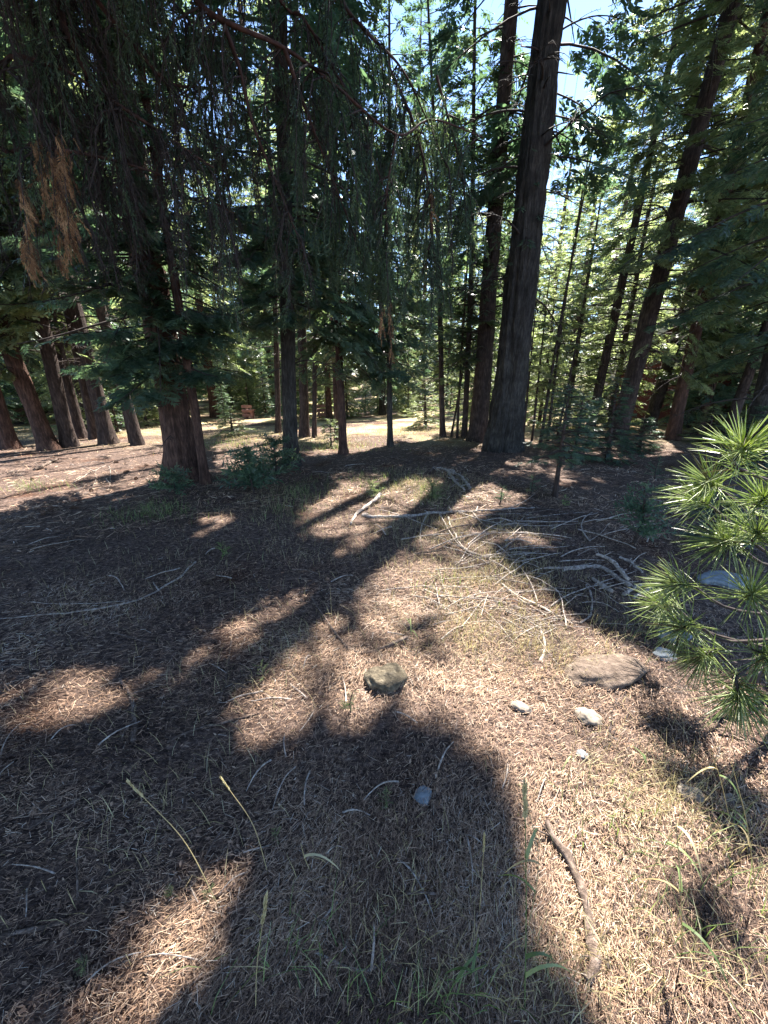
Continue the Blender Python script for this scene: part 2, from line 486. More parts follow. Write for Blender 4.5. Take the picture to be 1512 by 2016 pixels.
def crown_geo(cen, rad, h0, h1, R, nb, lod='B', seed=0, droop=0.25, dens=1.0, carve=True, profile=0.8, tip=0.3, azr=None, dead_below=0, tintbias=0.0, spl=1.0, low=0.55, carve_h=0.0, hide_vis=False):
    """branches with flat sprays of needles; materials: 0 wood, 1 needles"""
    r = np.random.default_rng(seed)
    g = Geo()
    bp_list = []
    PP, DD, UU, LL = [], [], [], []
    for i in range(nb):
        t = (i + r.uniform(0, 1)) / nb
        h = h0 + (h1 - h0) * t
        ln = R * min(1.0, low + (1 - low) * t / 0.2) * ((1 - t) ** profile + 0.08) * r.uniform(0.6, 1.12)
        az = i * 2.39996 + r.uniform(-.5, .5)
        if azr is not None: az = r.uniform(*azr)
        o = cen(h)[0]
        dh = np.array([math.cos(az), math.sin(az), 0])
        up0 = (-0.12 + 0.55 * t) + r.uniform(-.12, .12)
        dr = droop * r.uniform(.6, 1.3) * (1.1 - 0.5 * t)
        s = np.linspace(0, 1, 7)
        P = o + dh * (s * ln)[:, None] + np.array([0, 0, 1.0]) * ((up0 * s - dr * s ** 2 + 0.12 * s ** 4) * ln)[:, None]
        side = np.array([-dh[1], dh[0], 0])
        P = P + side * (np.sin(s * 3 + r.uniform(0, 6)) * 0.04 * ln * s)[:, None]
        br = min(0.03, 0.008 + 0.008 * ln)
        bp_list.append((P, br))
        n = max(6, int(ln / 0.062 * dens))
        u = np.clip(r.uniform(0.16, 1.0, n) ** 0.8, 0.12, 1)
        pos = np.stack([np.interp(u, s, P[:, k]) for k in range(3)], 1)
        tg = np.stack([np.interp(u, s, np.gradient(P, axis=0)[:, k]) for k in range(3)], 1); tg = nrm(tg)
        sg = np.where(r.random(n) < .5, -1, 1)[:, None]
        ang = np.radians(r.uniform(25, 75, n))[:, None]
        sd = nrm(np.cross(np.array([0, 0, 1.0]), tg))
        dd = tg * np.cos(ang) + sd * sg * np.sin(ang)
        dd[:, 2] -= r.uniform(0.0, 0.3, n) + (0.35 * droop)
        L = (0.34 * ln * (1 - u) + tip * r.uniform(.55, 1.1, n)) * spl
        L = np.clip(L, 0.14, 0.62)
        off = nrm(dd) * (0.30 * ln * (1 - u) * r.random(n))[:, None]
        off[:, 2] -= 0.15 * np.linalg.norm(off, axis=1)
        pos = pos + off
        upv = np.array([0, 0, 1.0]) + r.normal(0, .33, (n, 3))
        PP.append(pos); DD.append(dd); UU.append(upv); LL.append(L)
    pos = np.concatenate(PP); d = np.concatenate(DD); up = np.concatenate(UU); L = np.concatenate(LL)
    keep = np.ones(len(pos), bool)
    if carve:  # sprays removed where their shadow would cover ground meant to be sunny
        dn = nrm(d); ctr = pos + dn * (L * 0.5)[:, None]
        hit = lit_mask(pos) | lit_mask(ctr) | lit_mask(pos + dn * L[:, None])
        if hide_vis:
            sdv = nrm(np.cross(up, dn)) * (L * .3)[:, None]
            hit |= lit_mask(ctr + sdv) | lit_mask(ctr - sdv) | lit_mask(pos + dn * (L * 1.15)[:, None])
        keep = ~(hit & (r.random(len(pos)) < (1.0 if hide_vis else 0.985)) & (ctr[:, 2] > carve_h))
    px, py, dep = project(pos)
    vis = (dep > 0.2) & (py > -220) & (px > -250) & (px < 1762)
    tint = np.clip(r.normal(.45 + tintbias, .22, len(pos)), 0, 1)
    if not carve: vis = vis | True
    k = keep & vis & (not hide_vis)
    add_sprays(g, pos[k], d[k], up[k], L[k], lod, 1, tint[k])
    k = keep & ~vis
    add_sprays(g, pos[k], d[k], up[k], L[k] * 1.1, 'D', 1, tint[k])
    for P, br in bp_list:
        if carve and P[4][2] > carve_h and lit_mask(P[3:]).sum() >= 1 and (hide_vis or r.random() < .9):
            P = P[:3]
        if hide_vis and len(P) > 4 and project(P[6:7])[1][0] > -60: P = P[:4]
        tube(g, P, np.linspace(br, br * .25, len(P)), 4, 0, .5, False)
    return g

def dead_limb(o, az, ln, rise, droop, br, r, twigs=8):
    s = np.linspace(0, 1, 11)
    dh = np.array([math.cos(az), math.sin(az), 0]); sd = np.array([-dh[1], dh[0], 0])
    P = o + dh * (s * ln)[:, None] + np.array([0, 0, 1.0]) * ((rise * s - droop * s ** 2) * ln)[:, None] + sd * ((np.sin(s * 5 + r.uniform(0, 6)) * .05 + (vnoise(np.stack([s * 6, s * 0 + r.uniform(0, 99), s * 0], 1), 3) - .5) * .12) * ln * s)[:, None]
    g = Geo()
    tube(g, P, br * (1 - s * .85), 5, 0, .5)
    for _ in range(twigs):
        u = r.uniform(.2, .97)
        p = np.array([np.interp(u, s, P[:, k]) for k in range(3)])
        a2 = az + r.choice([-1, 1]) * r.uniform(.4, 1.2)
        l2 = ln * r.uniform(.12, .4) * (1.1 - u * .5)
        t = np.linspace(0, 1, 6)
        Q = p + np.array([math.cos(a2), math.sin(a2), 0]) * (t * l2)[:, None] + np.array([0, 0, 1.0]) * ((r.uniform(-.1, .2) * t - r.uniform(.2, .7) * t ** 2) * l2)[:, None]
        tube(g, Q, br * .4 * (1 - t * .7), 4, 0, .5, False)
        for _k in range(3):
            u2 = r.uniform(.3, 1)
            p2 = np.array([np.interp(u2, t, Q[:, k]) for k in range(3)])
            a3 = a2 + r.uniform(-1.3, 1.3); l3 = l2 * r.uniform(.2, .5)
            W = p2 + np.array([[0, 0, 0], [math.cos(a3) * .5, math.sin(a3) * .5, -.15], [math.cos(a3) * .9, math.sin(a3) * .9, -.6]]) * l3
            tube(g, W, [br * .2, br * .16, br * .1], 3, 0, .5, False)
    return g, P

def base_and_top(bpx, tpx):
    b = on_ground(*bpx)
    t = at_y(tpx[0], tpx[1], b[1])
    return b, t

def tree(name, label, cat, bpx, tpx, wpx, H, bark, leaf, h0, h1, R, nb, lod='B', seg=16, step=0.3, flare=0.35, rough=0.12, seed=0, bend=0.02, group=None, dead=0, deadr=(0.6, 3.0), dead_h=(0.8, 4.5), carve=True, limb_parts=False, **kw):
    b, t = base_and_top(bpx, tpx)
    dep = float(project(b)[2])
    r0 = 0.43 * wpx * dep / F
    e = thing(name, label, cat, b, group)
    g, cen, rad = trunk_geo(b, t, r0, H, seg, step, flare, rough, seed, bend)
    link('trunk', g.mesh('trunk', [M[bark]], b), e)
    r = np.random.default_rng(seed + 900)
    if nb:
        c = crown_geo(cen, rad, h0, h1, R, nb, lod, seed, carve=carve, **kw)
        link('crown', c.mesh('crown', [M['twig'], M[leaf]], b), e)
    for i in range(dead):
        h = r.uniform(*dead_h); az = r.uniform(0, 6.28)
        o = cen(h)[0] + np.array([math.cos(az), math.sin(az), 0]) * float(rad(h)[0]) * .7
        ln = r.uniform(*deadr)
        g2, P = dead_limb(o, az, ln, r.uniform(.0, .45), r.uniform(.3, .8), min(.028, .006 + .009 * ln), r, 5 if not limb_parts else 9)
        link('limb', g2.mesh('limb', [M['twig']], b), e)
    return e, cen, rad, b

# ------------------------------------------------------------------ trees that the photograph lets one tell apart
e1 = tree('conifer', 'largest dark trunk right of centre with a flared base and bare drooping limbs', 'tree', (990, 886), (1086, 0), 68, 17.2, 'bark_grey', 'fir', 5.6, 17, 3.0, 90, 'B', 64, 0.06, 0.22, 0.26, 1, 0.0, dead=22, deadr=(.7, 2.3), dead_h=(3.2, 9), limb_parts=True, droop=.5)
e2 = tree('conifer', 'tall dark trunk with arching bare limbs just left of the largest trunk', 'tree', (941, 868), (1007, 10), 38, 17.2, 'bark_brown', 'fir', 6.0, 17, 2.4, 70, 'B', 32, 0.12, 0.3, 0.14, 2, 0.01, dead=30, deadr=(.6, 2.0), dead_h=(2.0, 9), limb_parts=True, droop=.45)
e3 = tree('fir_tree', 'thick reddish trunk at left with dark blue-green boughs skirting it', 'tree', (366, 944), (237, 200), 58, 19, 'bark_red', 'fir', 1.9, 15, 2.3, 100, 'A', 48, 0.07, 0.5, 0.28, 3, 0.0, droop=.3, dens=1.1, low=.6, carve_h=1.6, dead=12, deadr=(.15, .6), dead_h=(.7, 4.5))
tree('fir_tree', 'slender second stem close against the thick reddish trunk at left', 'tree', (406, 952), (330, 480), 19, 12, 'bark_red', 'fir', 1.9, 9, 1.2, 34, 'A', 20, 0.15, 0.3, 0.14, 4, 0.02)
e5 = tree('conifer', 'straight grey-brown trunk left of centre behind the dark shrub', 'tree', (573, 917), (559, 450), 32, 17, 'bark_grey', 'fir', 2.6, 14, 2.2, 150, 'B', 32, 0.1, 0.35, 0.16, 5, 0.015, dead=12, deadr=(.4, 1.4), dead_h=(1.5, 5), droop=.45)
e6 = tree('conifer', 'slim reddish trunk with a stub of torn bark near the middle', 'tree', (676, 893), (664, 520), 18, 13, 'bark_red', 'cedar', 2.1, 11, 1.8, 120, 'B', 20, 0.15, 0.35, 0.14, 6, 0.03, dead=8, deadr=(.3, 1.0), dead_h=(1.2, 4), droop=.6)
e7 = tree('fir_tree', 'thin straight grey trunk standing alone in the middle', 'tree', (768, 880), (766, 560), 13, 10, 'bark_grey', 'fir', 1.7, 9, 1.4, 90, 'B', 16, 0.2, 0.3, 0.1, 7, 0.02, dead=5, deadr=(.3, .8), dead_h=(1, 2.5), droop=.4)
tree('conifer', 'dark stout trunk just right of the straight grey-brown trunk', 'tree', (600, 860), (594, 560), 21, 15, 'bark_brown', 'cedar', 2.6, 13, 2.0, 100, 'B', 20, 0.2, 0.3, 0.12, 8, 0.02, dead=6, deadr=(.4, 1.2), dead_h=(1.5, 4))
tree('conifer', 'thin black trunk beside the dark stout trunk left of the middle', 'tree', (619, 862), (618, 560), 11, 12, 'bark_brown', 'fir', 2.5, 11, 1.6, 80, 'B', 14, 0.3, 0.3, 0.1, 9, 0.02)
tree('conifer', 'thin trunk half hidden behind the straight grey-brown trunk', 'tree', (548, 852), (540, 600), 13, 13, 'bark_brown', 'fir', 2.2, 12, 1.8, 90, 'B', 14, 0.3, 0.3, 0.1, 10, 0.02)
tree('conifer', 'thin reddish trunk close behind the slim reddish trunk', 'tree', (664, 868), (652, 560), 12, 11, 'bark_red', 'fir', 2.2, 11, 1.6, 80, 'B', 14, 0.3, 0.3, 0.1, 11, 0.03)
def shade_crown(e_, h0, h1, R_, nb, seed, leaf='fir'):  # unseen boughs above the frame, added to cast shade on the ground
    e, cen, rad, b = e_
    c = crown_geo(cen, rad, h0, h1, R_, nb, 'A', seed, droop=.2, dens=2.0, profile=.5, tip=.5, low=.9, hide_vis=True)
    link('shade_crown', c.mesh('shade_crown', [M['twig'], M[leaf]], b), e)
def trunk_fringe(e_, h0, h1, R_, nb, seed, leaf='fir'):
    e, cen, rad, b = e_
    c = crown_geo(cen, rad, h0, h1, R_, nb, 'A', seed, droop=.6, dens=1.0, carve=True, profile=.2, tip=.16, low=1.0, spl=.7)
    link('trunk_fringe', c.mesh('trunk_fringe', [M['twig'], M[leaf]], b), e)
def low_boughs(e_, h0, h1, R_, nb, seed, leaf='fir', azr=(-3.5, .3), carve=False):
    e, cen, rad, b = e_
    c = crown_geo(cen, rad, h0, h1, R_, nb, 'A', seed, droop=.32, dens=2.0, carve=carve, profile=.35, tip=.3, azr=azr, low=.9)
    link('lower_crown', c.mesh('lower_crown', [M['twig'], M[leaf]], b), e)
low_boughs(e3, 1.75, 3.4, 1.25, 30, 95, azr=(-2.7, .3))
trunk_fringe(e3, 2.3, 6.5, 1.1, 60, 87)
low_boughs(e3, 3.1, 6.6, 1.25, 34, 86, azr=(-2.6, -.4))
low_boughs(e5, 2.6, 4.6, 1.0, 14, 96)
low_boughs(e6, 2.3, 4.2, 1.1, 16, 97, 'cedar')
low_boughs(e7, 1.9, 3.8, 1.0, 16, 98)
shade_crown(e1, 8.3, 17, 4.2, 110, 93)
trunk_fringe(e1, 3.6, 8.5, .75, 46, 88)
trunk_fringe(e2, 3.2, 8.5, .9, 46, 89)
# left group
LG = [
 ('leftmost trunk of the group at the left edge', (22, 883), (-22, 740), 30, 18, 'bark_red', 2.7),
 ('thick leaning trunk second from the left edge', (98, 885), (42, 750), 33, 18, 'bark_red', 2.4),
 ('brown trunk third from the left edge', (137, 879), (84, 640), 28, 17, 'bark_brown', 3.0),
 ('black trunk in the tight pair of shaded trunks at left', (160, 863), (128, 730), 22, 17, 'bark_brown', 3.2),
 ('right hand trunk of the tight pair of shaded trunks at left', (189, 864), (160, 730), 22, 17, 'bark_brown', 3.2),
 ('tall leaning trunk just right of the tight pair at left', (215, 874), (118, 470), 29, 18, 'bark_brown', 3.3),
 ('shorter looking sunlit brown trunk apart from the left group', (272, 876), (236, 740), 23, 15, 'bark_brown', 2.3),
 ('pencil thin stem left of the sunlit brown trunk', (257, 872), (228, 740), 6, 8, 'bark_brown', 1.8),
]
for k, (lb, b_, t_, w_, H_, bk, h0_) in enumerate(LG):
    tree('conifer', lb, 'tree', b_, t_, w_, H_, bk, 'fir' if k % 2 else 'fir_sunlit', h0_ - .5, H_ - 3, 2.2 if w_ > 10 else .9, 105 if w_ > 10 else 26, 'B', 20, 0.2, 0.3, 0.12, 30 + k, 0.02, group='trunks of the left hand grove', dead=9 if w_ > 10 else 3, deadr=(.5, 1.8), dead_h=(1.6, 4.5), droop=.4, dens=1.15, carve_h=.8)
# right of centre thin ones
RG = [
 ('thin dark stem at the edge of the sunlit clearing', (872, 860), (864, 640), 13, 12, 1.6, 1.7, 100),
 ('slim dark trunk left of the two big trunks', (914, 862), (922, 560), 13, 13, 2.2, 1.7, 90),
 ('very thin crooked stem between clearing and slim dark trunk', (900, 862), (912, 640), 6, 8, 2.0, .9, 26),
 ('slanting whip thin stem crossing its crooked neighbour', (888, 860), (914, 700), 5, 6, 1.8, .6, 16),
]
for k, (lb, b_, t_, w_, H_, h0_, R_, nb_) in enumerate(RG):
    tree('conifer', lb, 'tree', b_, t_, w_, H_, 'bark_brown', 'fir' if k != 1 else 'cedar', h0_, H_ - 1, R_, nb_, 'B', 12, 0.25, 0.3, 0.1, 50 + k, 0.04, dead=6, deadr=(.3, 1.0), dead_h=(.8, 3.5))
# whip-thin saplings right of the largest trunk
PG = [((1029, 868), (1050, 700), 6, 4.5), ((1047, 868), (1075, 660), 6, 5.5), ((1064, 872), (1118, 560), 8, 8.0), ((1078, 868), (1140, 420), 7, 9.0), ((1096, 866), (1125, 700), 6, 5.0)]
PL = ['whip thin pole nearest the right side of the largest trunk', 'second thin pole to the right of the largest trunk', 'middle and stoutest of five thin poles right of the largest trunk', 'tall thin pole that leans right across the bright foliage', 'rightmost of five thin poles beside the young firs']
for k, ((b_, t_, w_, H_), lb) in enumerate(zip(PG, PL)):
    tree('sapling', lb, 'tree', b_, t_, w_, H_, 'bark_brown', 'fir_sunlit', 1.3, H_, .8, 30, 'B', 8, 0.3, 0.1, 0.08, 60 + k, 0.05, group='thin poles right of the largest trunk', dead=4, deadr=(.2, .6), dead_h=(.5, 2))
# right hand side
e10 = tree('conifer', 'tall leaning trunk rising to the upper right corner through bright foliage', 'tree', (1213, 868), (1440, 10), 36, 22, 'bark_brown', 'fir_sunlit', 2.2, 16, 2.5, 130, 'A', 28, 0.15, 0.3, 0.13, 70, 0.0, droop=.4, dead=14, deadr=(.6, 2), dead_h=(2, 8))
shade_crown(e10, 8.8, 18, 4.4, 100, 94, 'fir_sunlit')
trunk_fringe(e10, 1.8, 8.5, 1.5, 70, 85, 'fir_sunlit')
tree('conifer', 'dark red-brown leaning trunk in front of the red cabin', 'tree', (1322, 866), (1430, 380), 26, 15, 'bark_red', 'fir_sunlit', 2.4, 12, 2.1, 80, 'A', 24, 0.15, 0.3, 0.14, 71, 0.0, droop=.45, dead=12, deadr=(.5, 1.6), dead_h=(1.4, 6))
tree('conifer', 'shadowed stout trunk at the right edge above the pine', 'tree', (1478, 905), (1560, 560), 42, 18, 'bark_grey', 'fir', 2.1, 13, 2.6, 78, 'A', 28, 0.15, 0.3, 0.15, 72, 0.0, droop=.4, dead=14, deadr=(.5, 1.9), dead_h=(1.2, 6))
tree('fir_tree', 'bright yellow-green fir with foliage to the ground right of the thin poles', 'tree', (1160, 852), (1215, 600), 20, 15, 'bark_brown', 'fir_sunlit', .9, 14, 2.6, 230, 'B', 12, 0.3, 0.2, 0.1, 73, 0.0, droop=.3)
tree('fir_tree', 'bright tall fir behind the leaning trunk at upper right', 'tree', (1275, 845), (1365, 560), 26, 17, 'bark_brown', 'fir_sunlit', 1.1, 16, 2.9, 250, 'B', 12, 0.3, 0.2, 0.1, 74, 0.0, droop=.3)
tree('fir_tree', 'shady fir between red cabin and right edge', 'tree', (1425, 868), (1510, 640), 22, 13, 'bark_brown', 'fir_sunlit', 1.6, 12, 2.0, 80, 'B', 12, 0.3, 0.2, 0.1, 75, 0.0, droop=.35)

# ------------------------------------------------------------------ overhanging cedar whose trunk stands left of the frame
def overhang():
    b = np.array([-3.3, 0.7, gz(-3.3, 0.7)])
    e = thing('cedar_tree', 'overhanging tree at upper left with weeping bare twigs and a red-brown limb', 'tree', b)
    g, cen, rad = trunk_geo(b, b + np.array([0, 0, 5.0]), 0.3, 16, 40, 0.12, 0.35, 0.2, 90, 0.0)
    link('trunk', g.mesh('trunk', [M['bark_red']], b), e)
    c = crown_geo(cen, rad, 5.2, 13, 5.6, 120, 'A', 91, droop=.1, dens=2.0, profile=.45, tip=.45, low=.9, hide_vis=True)  # only boughs outside the view, added to shade the foreground
    link('crown', c.mesh('crown', [M['twig'], M['cedar']], b), e)
    limbs = [  # (px, py, depth) along the limb, base radius, bareness, hang length, spacing
     ([(350,-60,2.7),(400,15,2.75),(460,50,2.8),(560,95,3.0),(650,160,3.2),(780,265,3.5),(850,235,3.7),(950,270,3.9)], .018, .35, (.5,1.25), .045),
     ([(60,-80,2.5),(130,60,2.6),(190,170,2.75),(300,250,2.9),(420,330,3.1)], .02, .85, (.5,1.3), .04),
     ([(150,-60,2.6),(240,60,2.8),(330,160,3.0),(400,172,3.2),(480,185,3.4)], .016, .8, (.4,1.2), .042),
     ([(640,-60,3.2),(720,60,3.4),(800,150,3.6),(880,330,3.9)], .016, .12, (.5,1.1), .04),
     ([(520,-50,3.1),(600,40,3.3),(690,200,3.5),(760,380,3.7)], .014, .3, (.5,1.2), .045),
     ([(-60,240,2.5),(70,285,2.6),(200,310,2.8),(330,350,3.0),(460,420,3.3)], .014, .9, (.3,.9), .05),
     ([(-80,60,2.4),(40,110,2.5),(150,150,2.7),(260,240,2.9)], .016, .9, (.5,1.3), .04),
     ([(430,20,2.9),(470,130,3.0),(500,250,3.1),(560,400,3.3),(600,500,3.4)], .012, .5, (.25,.7), .05),
     ([(560,95,3.0),(600,210,3.2),(650,340,3.4),(700,470,3.6)], .012, .25, (.3,.75), .042),
     ([(780,265,3.5),(760,400,3.6),(770,520,3.7)], .009, .1, (.3,.75), .02),
     ([(760,120,3.7),(820,260,3.8),(850,420,3.9),(840,520,4.0)], .011, .08, (.35,.8), .018),
     ([(860,150,4.0),(900,300,4.1),(920,430,4.2)], .01, .08, (.35,.75), .022),
     ([(300,-60,3.0),(380,60,3.2),(430,260,3.4),(440,420,3.6)], .012, .6, (.4,1.0), .05),
    ]
    r = np.random.default_rng(92)
    hung = Geo()
    for li, (ctrl, br, bare, hang, sp) in enumerate(limbs):
        C = [at_depth(*q) for q in ctrl]
        if li in (0, 1, 2, 3, 4, 5, 6, 12):
            d0 = C[0] - C[1]; hgt = max(C[0][2] + 0.6, 3.9)
            C = [cen(hgt + .3)[0], np.array([C[0][0] * .55 + b[0] * .45, C[0][1] * .55 + b[1] * .45, hgt + .35])] + C
        P = smooth_path(C, 42)
        g = Geo()
        tube(g, P, np.linspace(br * 1.5, br * .35, len(P)), 7, 0, .5, True, .22, li)
        link('limb', g.mesh('limb', [M['limb_red']], b), e)
        cum = np.concatenate([[0], np.cumsum(np.linalg.norm(np.diff(P, axis=0), axis=1))])
        n = int(cum[-1] / sp)
        for u in np.sort(r.uniform(.12, 1, n)) * cum[-1]:
            p = np.array([np.interp(u, cum, P[:, k]) for k in range(3)])
            l = r.uniform(*hang); a = r.uniform(0, 6.28); out = r.uniform(.12, .5) * l
            t = np.linspace(0, 1, 7)
            Q = p + np.array([math.cos(a), math.sin(a), 0]) * (out * np.sqrt(t))[:, None] + np.array([0, 0, -1.0]) * (l * t ** 1.25)[:, None]
            Q += (vnoise(Q * 5, 5)[:, None] - .5) * np.array([.08, .08, 0]) * t[:, None]
            if lit_mask(Q[2:]).sum() >= 2 and r.random() < (.45 if li in (8, 9, 10, 11) else .85): continue
            tube(hung, Q, np.linspace(.0075, .0025, 7) * r.uniform(.7, 1.3), 3, 0, .5, False)
            isb = r.random() < bare
            m = int(l / (.045 if isb else .036))
            uu = r.uniform(.12, 1, m)
            pos = np.stack([np.interp(uu, t, Q[:, k]) for k in range(3)], 1)
            tg = nrm(np.stack([np.interp(uu, t, np.gradient(Q, axis=0)[:, k]) for k in range(3)], 1))
            dd = nrm(tg + r.normal(0, .38, (m, 3)) + np.array([0, 0, -.5]))
            L = r.uniform(.09, .26, m)
            tm = STRAND_BARE if isb else STRAND
            kk = r.integers(0, 3)
            instance(hung, tm[kk][0], tm[kk][1], frames(dd, r.normal(0, 1, (m, 3)), L), pos, 0 if isb else 1, np.clip(r.normal(.45, .25, m), 0, 1))
    link('weeping_twigs', hung.mesh('weeping_twigs', [M['twig'], M['cedar']], b), e)
    # rust brown dead sprays
    for (x0, y0, y1, dep, n, w) in [(118,290,520,2.35,46,.05),(98,330,560,2.4,34,.04),(40,400,560,2.3,26,.035),(70,300,450,2.5,20,.04),(768,640,735,3.7,16,.03),(750,655,705,3.6,10,.03),(850,420,470,3.8,10,.03)]:
        g = Geo()
        A = at_depth(x0, y0 - 60, dep); B = at_depth(x0 + (20 if x0 < 500 else 0), y1 - 40, dep)
        t = np.linspace(0, 1, 8)[:, None]
        Q = A * (1 - t) + B * t
        tube(g, Q, np.linspace(.004, .0015, 8), 4, 0, .5, False)
        n = int(n * 2.0)
        u = r.uniform(.1, 1, n)[:, None]
        pos = A * (1 - u) + B * u + r.normal(0, w * .4, (n, 3))
        dd = nrm(np.array([0, 0, -1.0]) + r.normal(0, .25, (n, 3)))
        add_sprays(g, pos, dd, r.normal(0, 1, (n, 3)), r.uniform(.06, .15, n), 'A', 1, r.random(n), .45)
        o = link('dead_spray', g.mesh('dead_spray', [M['twig'], M['dry_spray']], b), e)
        o['label'] = 'rust brown dead hanging spray'
overhang()

# ------------------------------------------------------------------ background wood (copies that share meshes)
def make_variant(k):
    r = np.random.default_rng(200 + k)
    z0 = np.zeros(3)
    H = [11, 13, 10, 14, 12][k]
    g, cen, rad = trunk_geo(z0, np.array([0, 0, 3.0]), [.14, .18, .12, .2, .15][k], H, 10, 0.6, .3, .1, 210 + k, .03, 7)
    tr = g.mesh('trunk', [M[['bark_brown', 'bark_red', 'bark_brown', 'bark_red', 'bark_grey'][k]]])
    c = crown_geo(cen, rad, [.5, 1.2, .3, 2.2, .8][k], H, [2.0, 2.3, 1.9, 2.3, 1.7][k], [130, 130, 120, 110, 120][k], 'C', 220 + k, .32, .8, False, tip=.34, low=.8, tintbias=.1)
    cr = c.mesh('crown', [M['twig'], M[['fir_sunlit', 'fir', 'fir_sunlit', 'fir_sunlit', 'fir'][k]]])
    return tr, cr
VAR = [make_variant(k) for k in range(5)]
def place_variant(k, x, y, sc, rz, label, group, name='fir_tree'):
    e = thing(name, label, 'tree', (x, y, gz(x, y) - .05), group)
    e.rotation_euler = (0, 0, rz); e.scale = (sc, sc, sc)
    for nm, me in zip(('trunk', 'crown'), VAR[k]):
        link(nm, me, e)
def background():
    r = np.random.default_rng(300)
    pts = []
    def scatter(n, y0, y1, spread, mind):
        got = 0
        for _ in range(6000):
            if got >= n: break
            y = r.uniform(y0, y1); x = r.uniform(-spread, spread) * (y + 3)
            if 16 < y < 30 and -0.5 < x / y * 757 + 756 - 1285 < 260 * .5 and y < 27: continue
            if any((x - a) ** 2 + (y - c) ** 2 < mind ** 2 for a, c in pts): continue
            pts.append((x, y)); got += 1
            yield x, y
    def ok(x, y, H):
        z = np.linspace(2, H, 12)
        pts_ = np.concatenate([np.stack([x + dx + z * 0, y + z * 0, z], 1) for dx in (-.8, 0, .8)])
        return lit_mask(pts_, 1.0).mean() < .2
    for x, y in scatter(60, 12.5, 18.5, 1.0, 1.8):
        sc = r.uniform(.7, 1.05)
        px_ = project(np.array([[x, y, 0]]))[0][0]
        if 680 < px_ < 900 or 1070 < px_ < 1200 or not ok(x, y, 10 * sc): continue
        place_variant(int(r.integers(0, 5)), x, y, sc * .75, r.uniform(0, 6.3), 'one of the firs close behind the front row of trunks', 'firs behind the front trunks')
    for x, y in scatter(66, 19, 34, 1.0, 2.2):
        if 1075 < project(np.array([[x, y, 0]]))[0][0] < 1195: continue
        if not ok(x, y, 15) and r.random() < .7: continue
        place_variant(int(r.integers(0, 5)), x, y, r.uniform(.75, 1.3), r.uniform(0, 6.3), 'one of many firs in the sunlit wood beyond the clearing', 'firs beyond the clearing')
    for x, y in scatter(34, 15.5, 26, .95, 1.3):
        place_variant(int(r.choice([0, 2, 4])), x, y, r.uniform(.2, .42), r.uniform(0, 6.3), 'one of the low bushy firs growing in the sun beyond the clearing', 'low firs beyond the clearing', 'young_fir')
    for x, y in scatter(85, 34, 75, 1.0, 3.2):
        place_variant(int(r.integers(0, 5)), x, y, r.uniform(1.5, 2.5), r.uniform(0, 6.3), 'one of the far conifers filling the depth of the wood', 'far conifers')
background()
for (px_, py_, k_, sc_, lb_) in [(1112, 846, 0, .72, 'sunlit fir filling the gap right of the largest trunk'), (1196, 842, 2, 1.0, 'soft pale fir left of the leaning trunk at right'), (1060, 840, 2, .6, 'small sunlit fir close behind the largest trunk'), (1480, 850, 4, 1.0, 'dark fir behind the trunk at the right edge')]:
    p_ = on_ground(px_, py_)
    place_variant(k_, p_[0], p_[1], sc_, px_ * .37, lb_, 'firs behind the front trunks')

# ------------------------------------------------------------------ young firs, shrubs, seedlings
def young_fir(label, bpx, toppx, R, h0f=.1, leaf='fir', nb=40, seed=0, stem_w=5, name='young_fir', cat='young tree', lod='A', group=None):
    b, t = base_and_top(bpx, toppx)
    H = t[2] - b[2]
    dep = float(project(b)[2])
    e = thing(name, label, cat, b, group)
    g, cen, rad = trunk_geo(b, t, .5 * stem_w * dep / F, H * 1.02, 8, H / 14, .2, .1, seed, .006, H)
    link('trunk', g.mesh('trunk', [M['bark_brown']], b), e)
    c = crown_geo(cen, rad, H * h0f, H * .99, R, nb, lod if dep < 7.5 else 'B', seed, .22, 1.5, False, profile=.8, tip=.13, low=.8, spl=.8)
    link('crown', c.mesh('crown', [M['twig'], M[leaf]], b), e)
young_fir('young fir on a thin dark bent stem right of the fallen branches', (1092, 978), (1122, 760), .62, .38, 'fir', 46, 400, 11)
young_fir('dark bushy young fir with foliage down to the ground at right', (1195, 908), (1216, 742), .75, .06, 'fir', 60, 401, 9)
young_fir('young fir left of the dark bushy one', (1135, 880), (1150, 770), .8, .1, 'fir', 50, 402, 7)
young_fir('pale green young fir standing in the sunlit clearing', (838, 842), (836, 735), 1.0, .1, 'fir_sunlit', 60, 403, 7)
young_fir('slight pale sapling behind the slim reddish trunk', (652, 880), (650, 826), .45, .3, 'fir_sunlit', 26, 404, 4)
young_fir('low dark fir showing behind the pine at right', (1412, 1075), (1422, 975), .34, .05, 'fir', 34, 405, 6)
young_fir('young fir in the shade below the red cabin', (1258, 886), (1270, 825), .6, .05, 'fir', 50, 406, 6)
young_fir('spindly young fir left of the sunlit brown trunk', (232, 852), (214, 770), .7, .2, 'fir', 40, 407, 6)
young_fir('small fir in the sunny grass left of centre', (458, 858), (452, 800), .7, .15, 'fir_sunlit', 40, 408, 5)
young_fir('bushy young fir in the sun between the right hand trunks', (1392, 872), (1406, 800), .7, .05, 'fir_sunlit', 56, 409, 6)
young_fir('shaded young fir at the right edge behind the pine', (1490, 925), (1520, 800), .8, .05, 'fir', 50, 410, 6)

